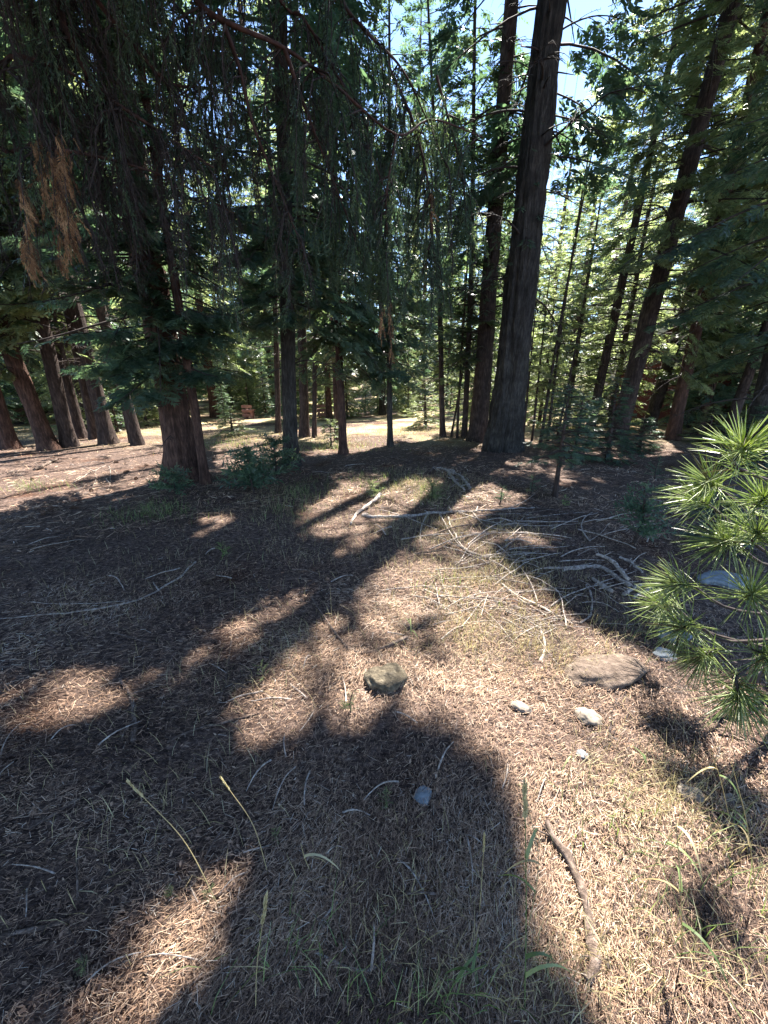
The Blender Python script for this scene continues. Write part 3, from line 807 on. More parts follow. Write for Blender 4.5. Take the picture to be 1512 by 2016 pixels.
def seedling(label, bpx, hpx, seed, leaf='fir', n=26, spread=.6, name='seedling', cat='seedling', group=None, lenf=.45):
    b = on_ground(*bpx); r = np.random.default_rng(seed)
    H = 1.35 * hpx * float(project(b)[2]) / F
    e = thing(name, label, cat, b, group)
    g = Geo()
    Q = smooth_path([b + [0, 0, -.01], b + [r.normal(0, .05) * H, 0, H * .5], b + [r.normal(0, .1) * H, r.normal(0, .1) * H, H]], 8)
    tube(g, Q, np.linspace(.03, .012, 8) * H, 5)
    link('stem', g.mesh('stem', [M['twig']], b), e)
    f = Geo()
    u = r.uniform(.12, 1, n)
    pos = np.stack([np.interp(u, np.linspace(0, 1, 8), Q[:, k]) for k in range(3)], 1)
    a = r.uniform(0, 6.28, n)
    dd = nrm(np.stack([np.cos(a) * spread, np.sin(a) * spread, r.uniform(.05, .7, n)], 1))
    L = H * lenf * (1.15 - .7 * u) * r.uniform(.7, 1.2, n)
    for q in range(3):
        s = r.integers(0, 3, n) == q
        instance(f, STRAND[q][0] * np.array([1, 1.9, 1.9]), STRAND[q][1], frames(dd[s], r.normal(0, 1, (s.sum(), 3)), L[s]), pos[s], 0, np.clip(r.normal(.5, .25, s.sum()), 0, 1))
    link('foliage', f.mesh('foliage', [M[leaf]], b), e)
seedling('knee high dark fir seedling alone in shade at right', (1248, 1072), 95, 500, 'fir', 70, 1.0)
seedling('dark blue-green shrub in front of the straight grey-brown trunk', (500, 968), 62, 501, 'fir', 130, 1.7, 'shrub', 'shrub', lenf=.75)
seedling('taller dark shrub against the foot of the straight grey-brown trunk', (545, 940), 58, 502, 'fir', 110, 1.4, 'shrub', 'shrub', lenf=.7)
seedling('dark weedy clump at the foot of the thick reddish trunk', (345, 972), 42, 503, 'fir', 80, 1.6, 'shrub', 'shrub', lenf=.8)
seedling('light green sunlit clump behind the fallen branch', (850, 985), 30, 504, 'fir_sunlit', 60, 1.3, 'shrub', 'shrub', lenf=.7)
seedling('yellowish green clump left of the sunlit clump', (735, 985), 28, 505, 'fir_sunlit', 46, 1.2, 'shrub', 'shrub', lenf=.7)
SD = [((1108, 998), 22, 'small green seedling right of the fallen branch'), ((985, 990), 30, 'seedling at the shaded end of the fallen branch'), ((1045, 975), 34, 'seedling in shade left of the thin bent young fir'),
      ((520, 1338), 34, 'small seedling in the sun patch left of the mossy rock'), ((690, 1402), 38, 'feathery seedling in front of the mossy rock'), ((764, 1585), 34, 'seedling left of the bluish stone'),
      ((1076, 1920), 42, 'bright seedling at the bottom beside the long stick'), ((342, 1768), 26, 'star shaped seedling at lower left beside the sun patch'), ((412, 1765), 24, 'tiny fern like seedling right of the star shaped one'), ((166, 1912), 30, 'seedling in the lower left corner'),
      ((545, 1655), 26, 'tiny seedling beside the bent grass leaf'), ((1290, 945), 34, 'dark seedling in shade beyond the pine'), ((660, 850), 20, 'pale seedling in far grass'), ((440, 1098), 26, 'grassy seedling in a speck of sun at left')]
for k, (p, h, lb) in enumerate(SD):
    seedling(lb, p, h, 520 + k, 'fir' if k in (1, 2, 11) else ('green_grass' if k in (0, 13, 12) else 'fir_sunlit'), 26, 1.1)

# ------------------------------------------------------------------ young long-needled pine at the right edge
def needle_tuft(geo, p, axis, n, L, w, r, spread=1.0):
    axis = nrm(np.array(axis, float))
    a = r.uniform(0, 2 * math.pi, n)
    th = np.radians(np.clip(r.normal(50, 22, n), 6, 100)) * spread
    t1 = nrm(np.cross(axis, [0.2, 0.3, 1.0])); t2 = np.cross(axis, t1)
    d = axis * np.cos(th)[:, None] + (t1 * np.cos(a)[:, None] + t2 * np.sin(a)[:, None]) * np.sin(th)[:, None]
    s = r.uniform(-.055, .02, n)
    P0 = np.asarray(p) + axis * s[:, None]
    ln = L * r.uniform(.75, 1.1, n)
    t = np.array([0, .35, .7, 1.0])
    C = P0[:, None] + d[:, None] * (ln[:, None] * t)[..., None]
    C[:, :, 2] -= (ln[:, None] * .10 * t ** 2) * r.uniform(.3, 1.6, n)[:, None]
    sd = nrm(np.cross(d, r.normal(0, 1, (n, 3)))); s2 = np.cross(d, sd)
    wid = w * np.array([.8, 1, .8, .12])
    ang = np.array([0, 2.094, 4.189])
    off = sd[:, None, None] * np.cos(ang)[None, None, :, None] + s2[:, None, None] * np.sin(ang)[None, None, :, None]
    V = C[:, :, None] + off * wid[None, :, None, None]
    base = np.arange(n)[:, None, None] * 12 + np.arange(3)[None, :, None] * 3
    j = np.arange(3)[None, None]; j2 = (j + 1) % 3
    Q = np.stack([base + j, base + j2, base + 3 + j2, base + 3 + j], 3).reshape(-1, 4)
    geo.add(V.reshape(-1, 3), Q, 0, np.repeat(np.clip(r.normal(r.uniform(.38, .62), .28, n), 0, 1), 12))
def pine():
    r = np.random.default_rng(600)
    b = on_ground(1462, 1350)
    e = thing('young_pine', 'young long-needled pine with bright needle tufts at the right edge', 'pine', b)
    T = smooth_path([b + [0, 0, -.05], b + [.05, .0, .12], b + [.14, .02, .35], b + [.2, .04, .75], b + [.22, .04, 1.3], b + [.2, .02, 1.75]], 40)
    g = Geo(); tube(g, T, np.linspace(.032, .008, 40), 14, 0, .5, True, .2, 3, 6.0)
    link('trunk', g.mesh('trunk', [M['bark_brown']], b), e)
    tufts = [(1462,885,1.22,(-.25,-.3,.9),130),(1395,950,1.5,(-.7,-.1,.35),100),(1500,985,1.35,(-.2,-.4,.6),100),(1425,1065,1.45,(-.8,-.2,.15),110),(1490,1050,1.4,(-.3,-.3,.5),100),
             (1335,1150,1.6,(-.85,.0,.1),100),(1400,1170,1.55,(-.6,-.2,.3),90),(1480,1170,1.4,(-.3,-.4,.4),100),(1345,1235,1.55,(-.9,-.1,-.05),100),(1430,1255,1.45,(-.5,-.4,.1),90),
             (1385,1290,1.5,(-.7,-.2,-.1),90),(1455,1368,1.25,(-.3,-.55,-.35),120),(1508,1290,1.3,(-.1,-.5,.2),90),(1370,1215,1.7,(-.6,.3,.2),90),(1375,985,1.65,(-.6,.2,.3),90),(1512,1100,1.6,(-.2,.2,.5),90),(1300,1190,1.75,(-.9,.2,.1),80)]
    tufts = [q for k, q in enumerate(tufts) if k not in (6, 9, 13, 15)]
    for (x, y, d, ax, n) in tufts:
        p = at_depth(x, y, d * 1.22); ax = nrm(np.array(ax, float))
        k = int(np.argmin(np.abs(T[:, 2] - (p[2] - .12 - .15 * ax[2])))); o = T[max(5, min(k, 37))]
        B = smooth_path([o, o * .45 + p * .55 + [0, 0, -.05], p - ax * .08, p], 12)
        g = Geo(); tube(g, B, np.linspace(.009, .0045, 12), 6, 0, .5, True, .2, 1)
        br = link('branch', g.mesh('branch', [M['twig']], b), e)
        g = Geo(); needle_tuft(g, p, ax, int(n * 1.0), .19, .0021, r)
        needle_tuft(g, p - ax * .06, ax, int(n * .22), .19, .0019, r, 1.25)
        link('needle_tuft', g.mesh('needle_tuft', [M['pine_needle']], b), br)
pine()

# ------------------------------------------------------------------ rocks
def rock(label, px, py, wpx, asp, flat, mat, seed, rz=0.0, sink=.4):
    """px, py: where its foot meets the ground"""
    b = on_ground(px, py)
    w = wpx * float(project(b)[2]) / F / 2
    nu, nv = 44, 26
    th = np.linspace(0, 2 * math.pi, nu, endpoint=False); ph = np.linspace(-math.pi / 2, math.pi / 2, nv)
    d = np.stack([np.outer(np.cos(ph), np.cos(th)), np.outer(np.cos(ph), np.sin(th)), np.repeat(np.sin(ph)[:, None], nu, 1)], 2).reshape(-1, 3)
    rad = 1 + .55 * (vnoise(d * 1.4 + seed * 3.1, seed) - .5) + .22 * (vnoise(d * 3.1 + seed, seed + 1) - .5) + .12 * (vnoise(d * 7 + seed, seed + 2) - .5) + .06 * (vnoise(d * 15 + seed, seed + 3) - .5)
    v = d * rad[:, None]
    v[:, 2] = np.where(v[:, 2] > .45, .45 + (v[:, 2] - .45) * .55, v[:, 2])
    v = v * np.array([w, w * asp, w * flat])
    c, s = math.cos(rz), math.sin(rz)
    v = np.stack([v[:, 0] * c - v[:, 1] * s, v[:, 0] * s + v[:, 1] * c, v[:, 2]], 1)
    v[:, 2] += w * flat * (1 - 2 * sink)
    v[:, 1] += w * asp * .5
    i = np.arange(nv - 1)[:, None] * nu; j = np.arange(nu)[None]; j2 = (j + 1) % nu
    Q = np.stack([i + j, i + j2, i + nu + j2, i + nu + j], 2).reshape(-1, 4)
    g = Geo(); g.add(v, Q)
    tag(link('rock', g.mesh('rock', [M[mat]]), None, b), label, 'rock')
M['rock_moss'] = speck_mat('mossy brown rock', [(.3, (.035, .028, .02)), (.5, (.105, .085, .058)), (.68, (.22, .18, .125))], 26, .95, 1.0, .02)
M['rock_tan'] = speck_mat('tan earthy rock', [(.25, (.05, .035, .026)), (.5, (.12, .088, .068)), (.75, (.22, .17, .135))], 22, .95, 1.0, .03)
M['rock_white'] = speck_mat('pale quartz rock', [(.3, (.09, .07, .052)), (.5, (.21, .172, .135)), (.7, (.35, .305, .25))], 16, .75, .4, .006)
M['rock_blue'] = speck_mat('blue grey stone', [(.3, (.1, .115, .125)), (.7, (.26, .285, .3))], 22, .8, .4, .006)
M['rock_rust'] = speck_mat('rusty stone', [(.3, (.16, .08, .045)), (.7, (.38, .22, .13))], 20, .85, .4, .006)
rock('rounded mossy brown rock half sunk in needles near the middle', 763, 1356, 82, .85, .62, 'rock_moss', 1, .3, .34)
rock('broad flat tan boulder barely rising from the ground at right', 1205, 1342, 165, .5, .3, 'rock_tan', 2, .25, .4)
rock('small bright white rock right of centre', 1160, 1425, 46, .8, .75, 'rock_white', 3, -.5, .34)
rock('round bluish stone in the dark shade at lower middle', 834, 1576, 38, .8, .7, 'rock_blue', 4, .6, .42)
rock('pale round stone in the sun at lower right', 1366, 1575, 42, .8, .45, 'rock_white', 5, 0, .3)
rock('pale stone right of the round one near the right edge', 1440, 1582, 34, .6, .4, 'rock_white', 6, .2, .3)
rock('small whitish rock left of the bright white rock', 1026, 1400, 38, .6, .5, 'rock_white', 7, -.4, .3)
rock('little whitish pebble in the sun below the mossy rock', 985, 1432, 18, .8, .5, 'rock_white', 8)
rock('small rusty stone below the bright white rock', 1240, 1474, 22, .8, .6, 'rock_rust', 9)
rock('low blue grey slab in shade behind the pine', 1435, 1155, 90, .6, .35, 'rock_blue', 10, 0, .3)
rock('blue grey rock under the pine tufts', 1335, 1262, 60, .7, .55, 'rock_blue', 11)
rock('smaller blue grey rock beside the flat tan boulder', 1312, 1296, 44, .7, .5, 'rock_blue', 12)
rock('small grey pebble half buried in the lower right sun', 1228, 1660, 26, .8, .35, 'rock_tan', 13)
rock('greyish pebble near the lower right shadow edge', 1148, 1490, 22, .9, .4, 'rock_blue', 14)
rock('whitish pebble right of the long stick', 1240, 1718, 22, .8, .3, 'rock_white', 15)

# ------------------------------------------------------------------ fallen branches and sticks
def stick(label, px, r0, r1, mat='dead_wood', lift=0.0, seed=0, forks=(), group=None, name='fallen_branch', cat='branch', n=None, lifts=None, flat=False):
    r = np.random.default_rng(seed)
    C = [on_ground(*p) for p in px]
    for k, c in enumerate(C):
        c[2] += r0 * .55 + lift + (lifts[k] if lifts else 0)
    b = C[0].copy()
    P = smooth_path(C, n or max(16, 9 * len(C)))
    P[:, :2] += (np.stack([vnoise(P * 6, seed), vnoise(P * 6 + 7, seed)], 1) - .5) * r0 * 2.5 + (np.stack([vnoise(P * 19, seed), vnoise(P * 19 + 7, seed)], 1) - .5) * r0 * 1.6
    zg = ground_z(P[:, 0], P[:, 1])
    P[:, 2] = np.maximum(P[:, 2], zg + .006 + np.linspace(r0, r1, len(P)) * .45)
    g = Geo(); tube(g, P, np.linspace(r0, r1, len(P)) * (1 + .6 * (vnoise(P * 23, seed + 4) - .5)), 11 if r0 > .008 else 6, 0, .5, True, .35, seed, 9.0)
    for q in range(5 if r0 > .006 else 2):
        k = int(r.integers(2, len(P) - 2)); a = r.uniform(0, 6.28); l = r0 * r.uniform(2, 9)
        W = P[k] + np.array([[0, 0, 0], [math.cos(a) * .5, math.sin(a) * .5, .15], [math.cos(a), math.sin(a), r.uniform(0, .5)]]) * l
        tube(g, W, [r0 * .35, r0 * .28, r0 * .15], 5)
    for fk in forks:
        D = [on_ground(*p) for p in fk]
        k = int(np.argmin(np.linalg.norm(P - D[0], axis=1))); D[0] = P[k].copy()
        for q in range(1, len(D)): D[q][2] += r1 + .015 * (q % 2) + lift
        W = smooth_path(D, 6 * len(D))
        W[:, :2] += (np.stack([vnoise(W * 6, seed), vnoise(W * 6 + 7, seed)], 1) - .5) * .012
        rf = np.interp(k, [0, len(P) - 1], [r0, r1]) * .6
        tube(g, W, np.linspace(rf, rf * .3, len(W)), 5, 0, .5, True, .2, seed)
    tag(link(name, g.mesh(name, [M[mat]], b), None, b), label, cat, group)
stick('long pale fallen branch lying across the sunlit middle', [(713, 1016), (760, 1021), (840, 1014), (930, 1009), (1000, 1004), (1060, 1000)], .022, .007, seed=1, forks=[[(870, 1014), (885, 1050), (910, 1080), (950, 1098), (990, 1100)], [(900, 1012), (960, 1030), (1030, 1032), (1080, 1025)], [(1000, 1005), (1040, 985), (1066, 958)], [(930, 1010), (960, 1040), (1030, 1050), (1110, 1066)], [(850, 1016), (830, 1040), (826, 1070)]])
stick('forked grey stick propped beside the thick end of the long pale branch', [(692, 1034), (706, 1012), (730, 998), (748, 986)], .012, .026, seed=2, lifts=[0, .01, .05, .09])
stick('bent grey branch dropping from the long pale branch towards the viewer', [(882, 1020), (890, 1045), (912, 1078), (960, 1098), (1010, 1092)], .011, .004, seed=3)
stick('weathered grey curved log piece in the little woodpile at right', [(1110, 1126), (1150, 1120), (1185, 1122), (1215, 1142), (1236, 1158)], .012, .022, seed=4, lift=.01)
stick('weathered grey log piece lying over its curved neighbour', [(1172, 1100), (1196, 1110), (1216, 1128), (1234, 1150)], .012, .016, seed=5, lift=.04)
stick('short cream broken stick below the curved log pieces', [(1168, 1141), (1182, 1152), (1200, 1166)], .014, .018, seed=6, mat='dead_wood')
stick('pale stick at the right end of the woodpile', [(1226, 1172), (1244, 1162), (1262, 1154)], .013, .012, seed=7)
stick('greyish stick behind the right end of the woodpile', [(1216, 1102), (1240, 1112), (1262, 1132)], .012, .009, seed=8, lift=.02)
stick('short stick under the woodpile beside the pine', [(1246, 1178), (1264, 1166), (1278, 1160)], .012, .01, seed=9)
stick('curved twig with a hooked end below the woodpile', [(1140, 1228), (1160, 1214), (1167, 1192), (1160, 1168), (1154, 1154)], .006, .009, seed=10)
stick('long thin pale twig running down right from the dry grass', [(1000, 1162), (1040, 1184), (1085, 1208), (1125, 1230)], .009, .005, seed=11)
stick('second long thin twig parallel below the first', [(985, 1150), (1030, 1186), (1080, 1216), (1140, 1228)], .007, .004, seed=12)
stick('dark twig running right from the mossy rock to a broken brown end', [(614, 1186), (640, 1222), (668, 1262), (700, 1284), (740, 1284), (800, 1266)], .004, .012, 'stick', seed=13, lifts=[.03, .03, .02, .0, .01, .04])
stick('long brown stick pointing to the viewer at the edge of the lower shadow', [(1072, 1624), (1094, 1668), (1128, 1720), (1150, 1780), (1166, 1850), (1168, 1900), (1150, 1935)], .0115, .016, 'stick', seed=14, lifts=[.02, .02, .015, .01, .005, .01, .0])
stick('curved grey twig bowed like a smile at the bottom middle', [(622, 1880), (660, 1900), (710, 1918), (745, 1908), (775, 1880), (788, 1845)], .004, .0032, 'dead_wood', seed=15, lift=.012)
stick('long pale twig lying across the shaded ground at left', [(-30, 1222), (80, 1212), (180, 1202), (260, 1186), (320, 1158), (352, 1140), (386, 1108)], .004, .009, 'dead_wood', seed=16)
stick('thin pale twig above the long one in the left shade', [(58, 1187), (140, 1190), (210, 1188), (255, 1184)], .003, .004, seed=17)
stick('dark crooked branch in the lower left shade', [(236, 1340), (256, 1372), (262, 1400), (266, 1440), (262, 1462)], .008, .011, 'stick', seed=18, forks=[[(256, 1372), (300, 1362), (350, 1348)], [(262, 1420), (246, 1450), (240, 1470)]])
stick('branching twig at the left edge of the middle sun patch', [(456, 1260), (450, 1310), (446, 1345), (432, 1385), (410, 1410)], .004, .007, 'stick', seed=19, forks=[[(448, 1345), (490, 1350), (560, 1338)]])
stick('thin dark twig above the left sun patch', [(226, 1248), (270, 1262), (322, 1270)], .006, .004, 'stick', seed=20)
stick('slim pale stick among needles below the seedling', [(572, 1350), (590, 1366), (604, 1380)], .004, .003, seed=21, lift=.01)
stick('fallen branch with bare twigs in the sun by the left hand grove', [(140, 955), (185, 928), (214, 918), (216, 960), (196, 962)], .006, .004, 'dead_wood', seed=22, forks=[[(185, 928), (160, 918), (140, 922)], [(190, 926), (188, 950), (178, 965)], [(214, 920), (232, 935), (238, 950)]])
stick('dark broken pole lying in front of the left trunks', [(68, 926), (90, 916), (110, 905)], .03, .02, 'stick', seed=23)
stick('shaded pale branch lying right of the long branch', [(868, 924), (900, 936), (920, 956), (926, 966)], .03, .02, seed=24)
stick('second shaded branch touching the pale one', [(880, 930), (896, 950), (912, 968)], .02, .014, seed=25, lift=.02)
stick('dark stick slanting in the shade beyond the clumps', [(846, 928), (862, 916), (876, 906)], .018, .014, 'stick', seed=26)
stick('black fallen branch in shade below the thin grey trunk', [(770, 902), (790, 906), (806, 911)], .02, .014, 'stick', seed=27)
stick('shaded pale twig right of the bare branches', [(1105, 1120), (1080, 1128), (1052, 1140)], .006, .005, seed=28)
stick('hooked pale twig below the dry grass', [(1063, 1304), (1074, 1284), (1072, 1262), (1060, 1240)], .009, .006, seed=29)
stick('pale twig left of the hooked one', [(964, 1232), (1000, 1244), (1046, 1256)], .006, .005, seed=30)
stick('stubby brown twig standing by the white rock', [(1198, 1460), (1199, 1446), (1199, 1430)], .005, .003, 'stick', seed=31, lifts=[0, .03, .07])
stick('straight dark stick half buried at the far left bottom', [(0, 1850), (60, 1838), (130, 1820)], .006, .006, 'stick', seed=32)
stick('brown stick in the shadow at lower left', [(60, 1630), (110, 1604), (166, 1570)], .006, .004, 'stick', seed=33)
stick('slender dark branch right of the crooked branch', [(330, 1462), (390, 1436), (440, 1425), (510, 1406)], .006, .004, 'stick', seed=34)
# small scattered twigs: individuals that nothing tells apart
def small_twigs():
    r = np.random.default_rng(700)
    for k in range(230):
        if k < 150:
            px, py = r.normal(1010, 110), r.uniform(1010, 1260)
            a = r.normal(.25, .7)
        else:
            px, py = r.uniform(0, 1300), r.uniform(900, 1900); a = r.uniform(-3.1, 3.1)
        if not (0 < px < 1500): continue
        b = on_ground(px, py)
        L = (r.uniform(.2, .8) if k < 150 else r.uniform(.1, .4)) * min(1.3, max(.45, b[1] / 3)); w = r.uniform(.0035, .0075) * min(1.6, max(.6, b[1] / 3))
        t = np.linspace(0, 1, 8); cv = r.normal(0, .18)
        X = b[0] + math.cos(a) * (t - .5) * L - math.sin(a) * cv * L * t ** 2
        Y = b[1] + math.sin(a) * (t - .5) * L + math.cos(a) * cv * L * t ** 2
        P = np.stack([X, Y, ground_z(X, Y) + w * .6 + .012 + r.uniform(.0, .035) * np.sin(t * 3.1)], 1)
        P = P + (vnoise(P * 14, k)[:, None] - .5) * np.array([.02, .02, 0]) * L * 2
        g = Geo(); tube(g, P, np.linspace(w, w * .5, 8), 5)
        tag(link('twig', g.mesh('twig', [M['dead_wood'] if r.random() < .7 else M['stick']], b), None, b), 'thin fallen twig scattered on the needle litter', 'twig', 'thin fallen twigs')
small_twigs()

# ------------------------------------------------------------------ grass stalks in the foreground
def ribbon(geo, P, w, side, mat=0, tint=.5):
    P = np.asarray(P, float); n = len(P)
    side = nrm(np.asarray(side, float))
    V = np.concatenate([P - side * w[:, None], P + side * w[:, None]])
    i = np.arange(n - 1)
    geo.add(V, np.stack([i, i + 1, i + 1 + n, i + n], 1), mat, tint)
def stalk(label, bpx, mpx, tpx, dy, seed, head=.07, leaves=2, mat='dry_grass', w=.0013, group=None):
    r = np.random.default_rng(seed)
    b = on_ground(*bpx); t = at_y(*tpx, b[1] + dy); m = at_y(*mpx, b[1] + dy * .5)
    e = thing('grass_stalk', label, 'grass stalk', b, group)
    P = smooth_path([b + [0, 0, -.01], m, t], 18)
    g = Geo(); tube(g, P, np.linspace(w * 1.15, w * .7, 18), 5)
    link('stem', g.mesh('stem', [M[mat]], b), e)
    if head:
        d = nrm(P[-1] - P[-4]); g = Geo(); n = 26
        u = np.linspace(-.3, 1, n)
        pos = P[-1] + d * (u * head)[:, None]
        a = np.arange(n) * 2.2
        t1 = nrm(np.cross(d, [0, 1, .2])); t2 = np.cross(d, t1)
        dd = nrm(d + .22 * (t1 * np.cos(a)[:, None] + t2 * np.sin(a)[:, None]))
        dia = np.array([[0, 0, 0], [.5, .14, 0], [1, 0, 0], [.5, -.14, 0], [.5, 0, .1]])
        instance(g, dia, np.array([[0, 1, 4], [1, 2, 4], [2, 3, 4], [3, 0, 4]]), frames(dd, r.normal(0, 1, (n, 3)), np.full(n, head * .34)), pos, 0, .7)
        tube(g, np.stack([P[-1], P[-1] + d * head]), [w, w * .4], 4, 0, .7)
        link('seed_head', g.mesh('seed_head', [M['dry_grass']], b), e)
    for k in range(leaves):
        u = r.uniform(.15, .8); p = np.array([np.interp(u, np.linspace(0, 1, 18), P[:, q]) for q in range(3)])
        a = r.uniform(0, 6.28); L = r.uniform(.06, .14)
        s = np.linspace(0, 1, 8)
        Q = p + np.array([math.cos(a), math.sin(a), 0]) * (L * s)[:, None] + np.array([0, 0, 1.0]) * (L * (.9 * s - 1.3 * s ** 2))[:, None]
        g = Geo(); ribbon(g, Q, .0042 * np.sqrt(np.clip(1 - s, .02, 1)) , [-math.sin(a), math.cos(a), .3], 0, r.random())
        link('leaf', g.mesh('leaf', [M['green_grass'] if r.random() < .65 else M['dry_grass']], b), e)
ST = [((432, 1785), (364, 1658), (278, 1565), .06, .05, 0, 'thin leaning stalk with a pale seed head at lower left'),
      ((528, 1720), (499, 1626), (450, 1552), .04, .04, 0, 'short leaning stalk right of the pale headed one'),
      ((1034, 1990), (1036, 1780), (1034, 1600), .02, .07, 3, 'tall upright stalk with drooping leaves left of the long stick'),
      ((1040, 1830), (1060, 1700), (1040, 1590), .03, .0, 2, 'second upright stalk kinked beside the tall one'),
      ((502, 1990), (506, 1900), (518, 1810), .02, .07, 0, 'upright stalk with long golden head at bottom left of centre'),
      ((944, 1800), (948, 1740), (952, 1672), .02, .05, 0, 'short golden stalk inside the lower shadow'),
      ((1345, 1880), (1340, 1740), (1330, 1610), .04, .0, 3, 'yellow leafed stalk in the lower right sun'),
      ((1250, 1800), (1300, 1680), (1360, 1590), .05, .0, 2, 'dark thin stalk slanting right in the lower right sun'),
      ((1490, 1750), (1470, 1620), (1440, 1500), .05, .0, 3, 'tall dark stalk close to the right edge'),
      ((1440, 1620), (1420, 1540), (1400, 1480), .03, .0, 2, 'curly stalk below the pine at right'),
      ((1275, 1530), (1272, 1490), (1280, 1452), .02, .0, 2, 'short yellow grass blade right of the rusty stone'),
      ((1120, 1530), (1124, 1500), (1128, 1465), .01, .0, 1, 'short pale green blade at the shadow edge'),
      ((810, 1250), (808, 1230), (806, 1205), .02, .0, 3, 'green grass sprig in the sun above the mossy rock'),
      ((655, 1235), (652, 1195), (650, 1155), .02, .0, 1, 'dry white weed stalk in the sun left of the mossy rock'),
      ((870, 1990), (900, 1930), (960, 1900), .03, .0, 3, 'green arching blade at the bottom right of centre'),
      ((615, 1720), (600, 1690), (592, 1660), .02, .0, 1, 'pale bent grass leaf left of the lower shadow')]
for k, (b_, m_, t_, dy, hd, lv, lb) in enumerate(ST):
    stalk(lb, b_, m_, t_, dy, 800 + k, hd, lv, 'dry_grass' if k not in (2, 14) else 'green_grass')

# ------------------------------------------------------------------ uncountable ground cover
def litter():
    r = np.random.default_rng(900)
    g = Geo()
    def field(n, r0, r1, wl, ll, seg):
        rad = r0 * (r1 / r0) ** (r.random(n) ** .9)
        ang = r.uniform(-1.15, 1.15, n)
        x = rad * np.sin(ang); y = rad * np.cos(ang)
        cl = n2(x, y, 1.6, 31)
        keep = (cl + .8 * n2(x, y, 4.5, 35) + r.uniform(-.55, .5, n)) > -.28
        x, y = x[keep], y[keep]; n = len(x)
        z = ground_z(x, y)
        a = np.where(r.random(n) < .55, r.uniform(0, math.pi, n), r.normal(.7, .45, n) + n2(x, y, 1.2, 32) * 3.0)
        L = np.where(r.random(n) < .5, r.uniform(.3, .75, n) * ll[1] * .6, r.uniform(*ll, n)); w = r.uniform(*wl, n)
        pt = r.normal(0, .16, n)
        d = np.stack([np.cos(a) * np.cos(pt), np.sin(a) * np.cos(pt), np.sin(pt)], 1)
        s = np.stack([-np.sin(a), np.cos(a), r.normal(0, .5, n)], 1); s = nrm(s)
        c0 = np.stack([x, y, z + r.uniform(.001, .022, n) + np.abs(pt) * L * .4], 1)
        tint = np.clip(.38 + .45 * n2(x, y, .9, 33) + .45 * n2(x, y, 3.1, 34) + r.normal(0, .25, n), 0, 1)
        cv = r.normal(0, .06, n)
        ts = np.linspace(-.5, .5, seg + 1)
        C = c0[:, None] + d[:, None] * (L[:, None] * ts)[..., None] + s[:, None] * ((cv * L)[:, None] * (ts ** 2 * 4 - .5))[..., None] * np.array([1, 1, .2])
        V = np.stack([C - s[:, None] * w[:, None, None], C + s[:, None] * w[:, None, None]], 2)
        k = 2 * (seg + 1)
        q = np.array([[2 * i, 2 * i + 1, 2 * i + 3, 2 * i + 2] for i in range(seg)])
        Q = (np.arange(n) * k)[:, None, None] + q[None]
        g.add(V.reshape(-1, 3), Q.reshape(-1, 4), 0, np.repeat(tint, k))
    field(165000, .35, 2.3, (.0004, .0008), (.012, .046), 1)
    field(160000, 1.6, 6.5, (.0007, .0014), (.02, .06), 1)
    field(52000, 4.5, 16, (.002, .0045), (.06, .14), 1)
    # broad bits: bark flakes, scale leaves
    def chips(n, r0, r1, sz):
        rad = r0 * (r1 / r0) ** r.random(n); ang = r.uniform(-1.15, 1.15, n)
        x = rad * np.sin(ang); y = rad * np.cos(ang); z = ground_z(x, y)
        a = r.uniform(0, 6.28, n)
        d = np.stack([np.cos(a), np.sin(a), r.normal(0, .25, n)], 1)
        up = np.array([0, 0, 1.0]) + r.normal(0, .4, (n, 3))
        L = r.uniform(*sz, n)
        dia = np.array([[-.5, -.08, 0], [-.1, -.24, .05], [.5, .02, 0], [.05, .26, .06]])
        instance(g, dia, np.array([[0, 1, 2, 3]]), frames(d, up, L, L * r.uniform(.5, 1.1, n), L), np.stack([x, y, z + r.uniform(.003, .016, n)], 1), 0, np.clip(r.normal(.26, .2, n), 0, 1))
    chips(20000, .35, 3.2, (.006, .024))
    chips(7000, 2.5, 12, (.015, .035))
    tag(link('needle_litter', g.mesh('needle_litter', [M['litter']], smooth=False)), 'reddish tan carpet of fallen needles and bark flakes on the ground', 'litter', kind='stuff')
litter()

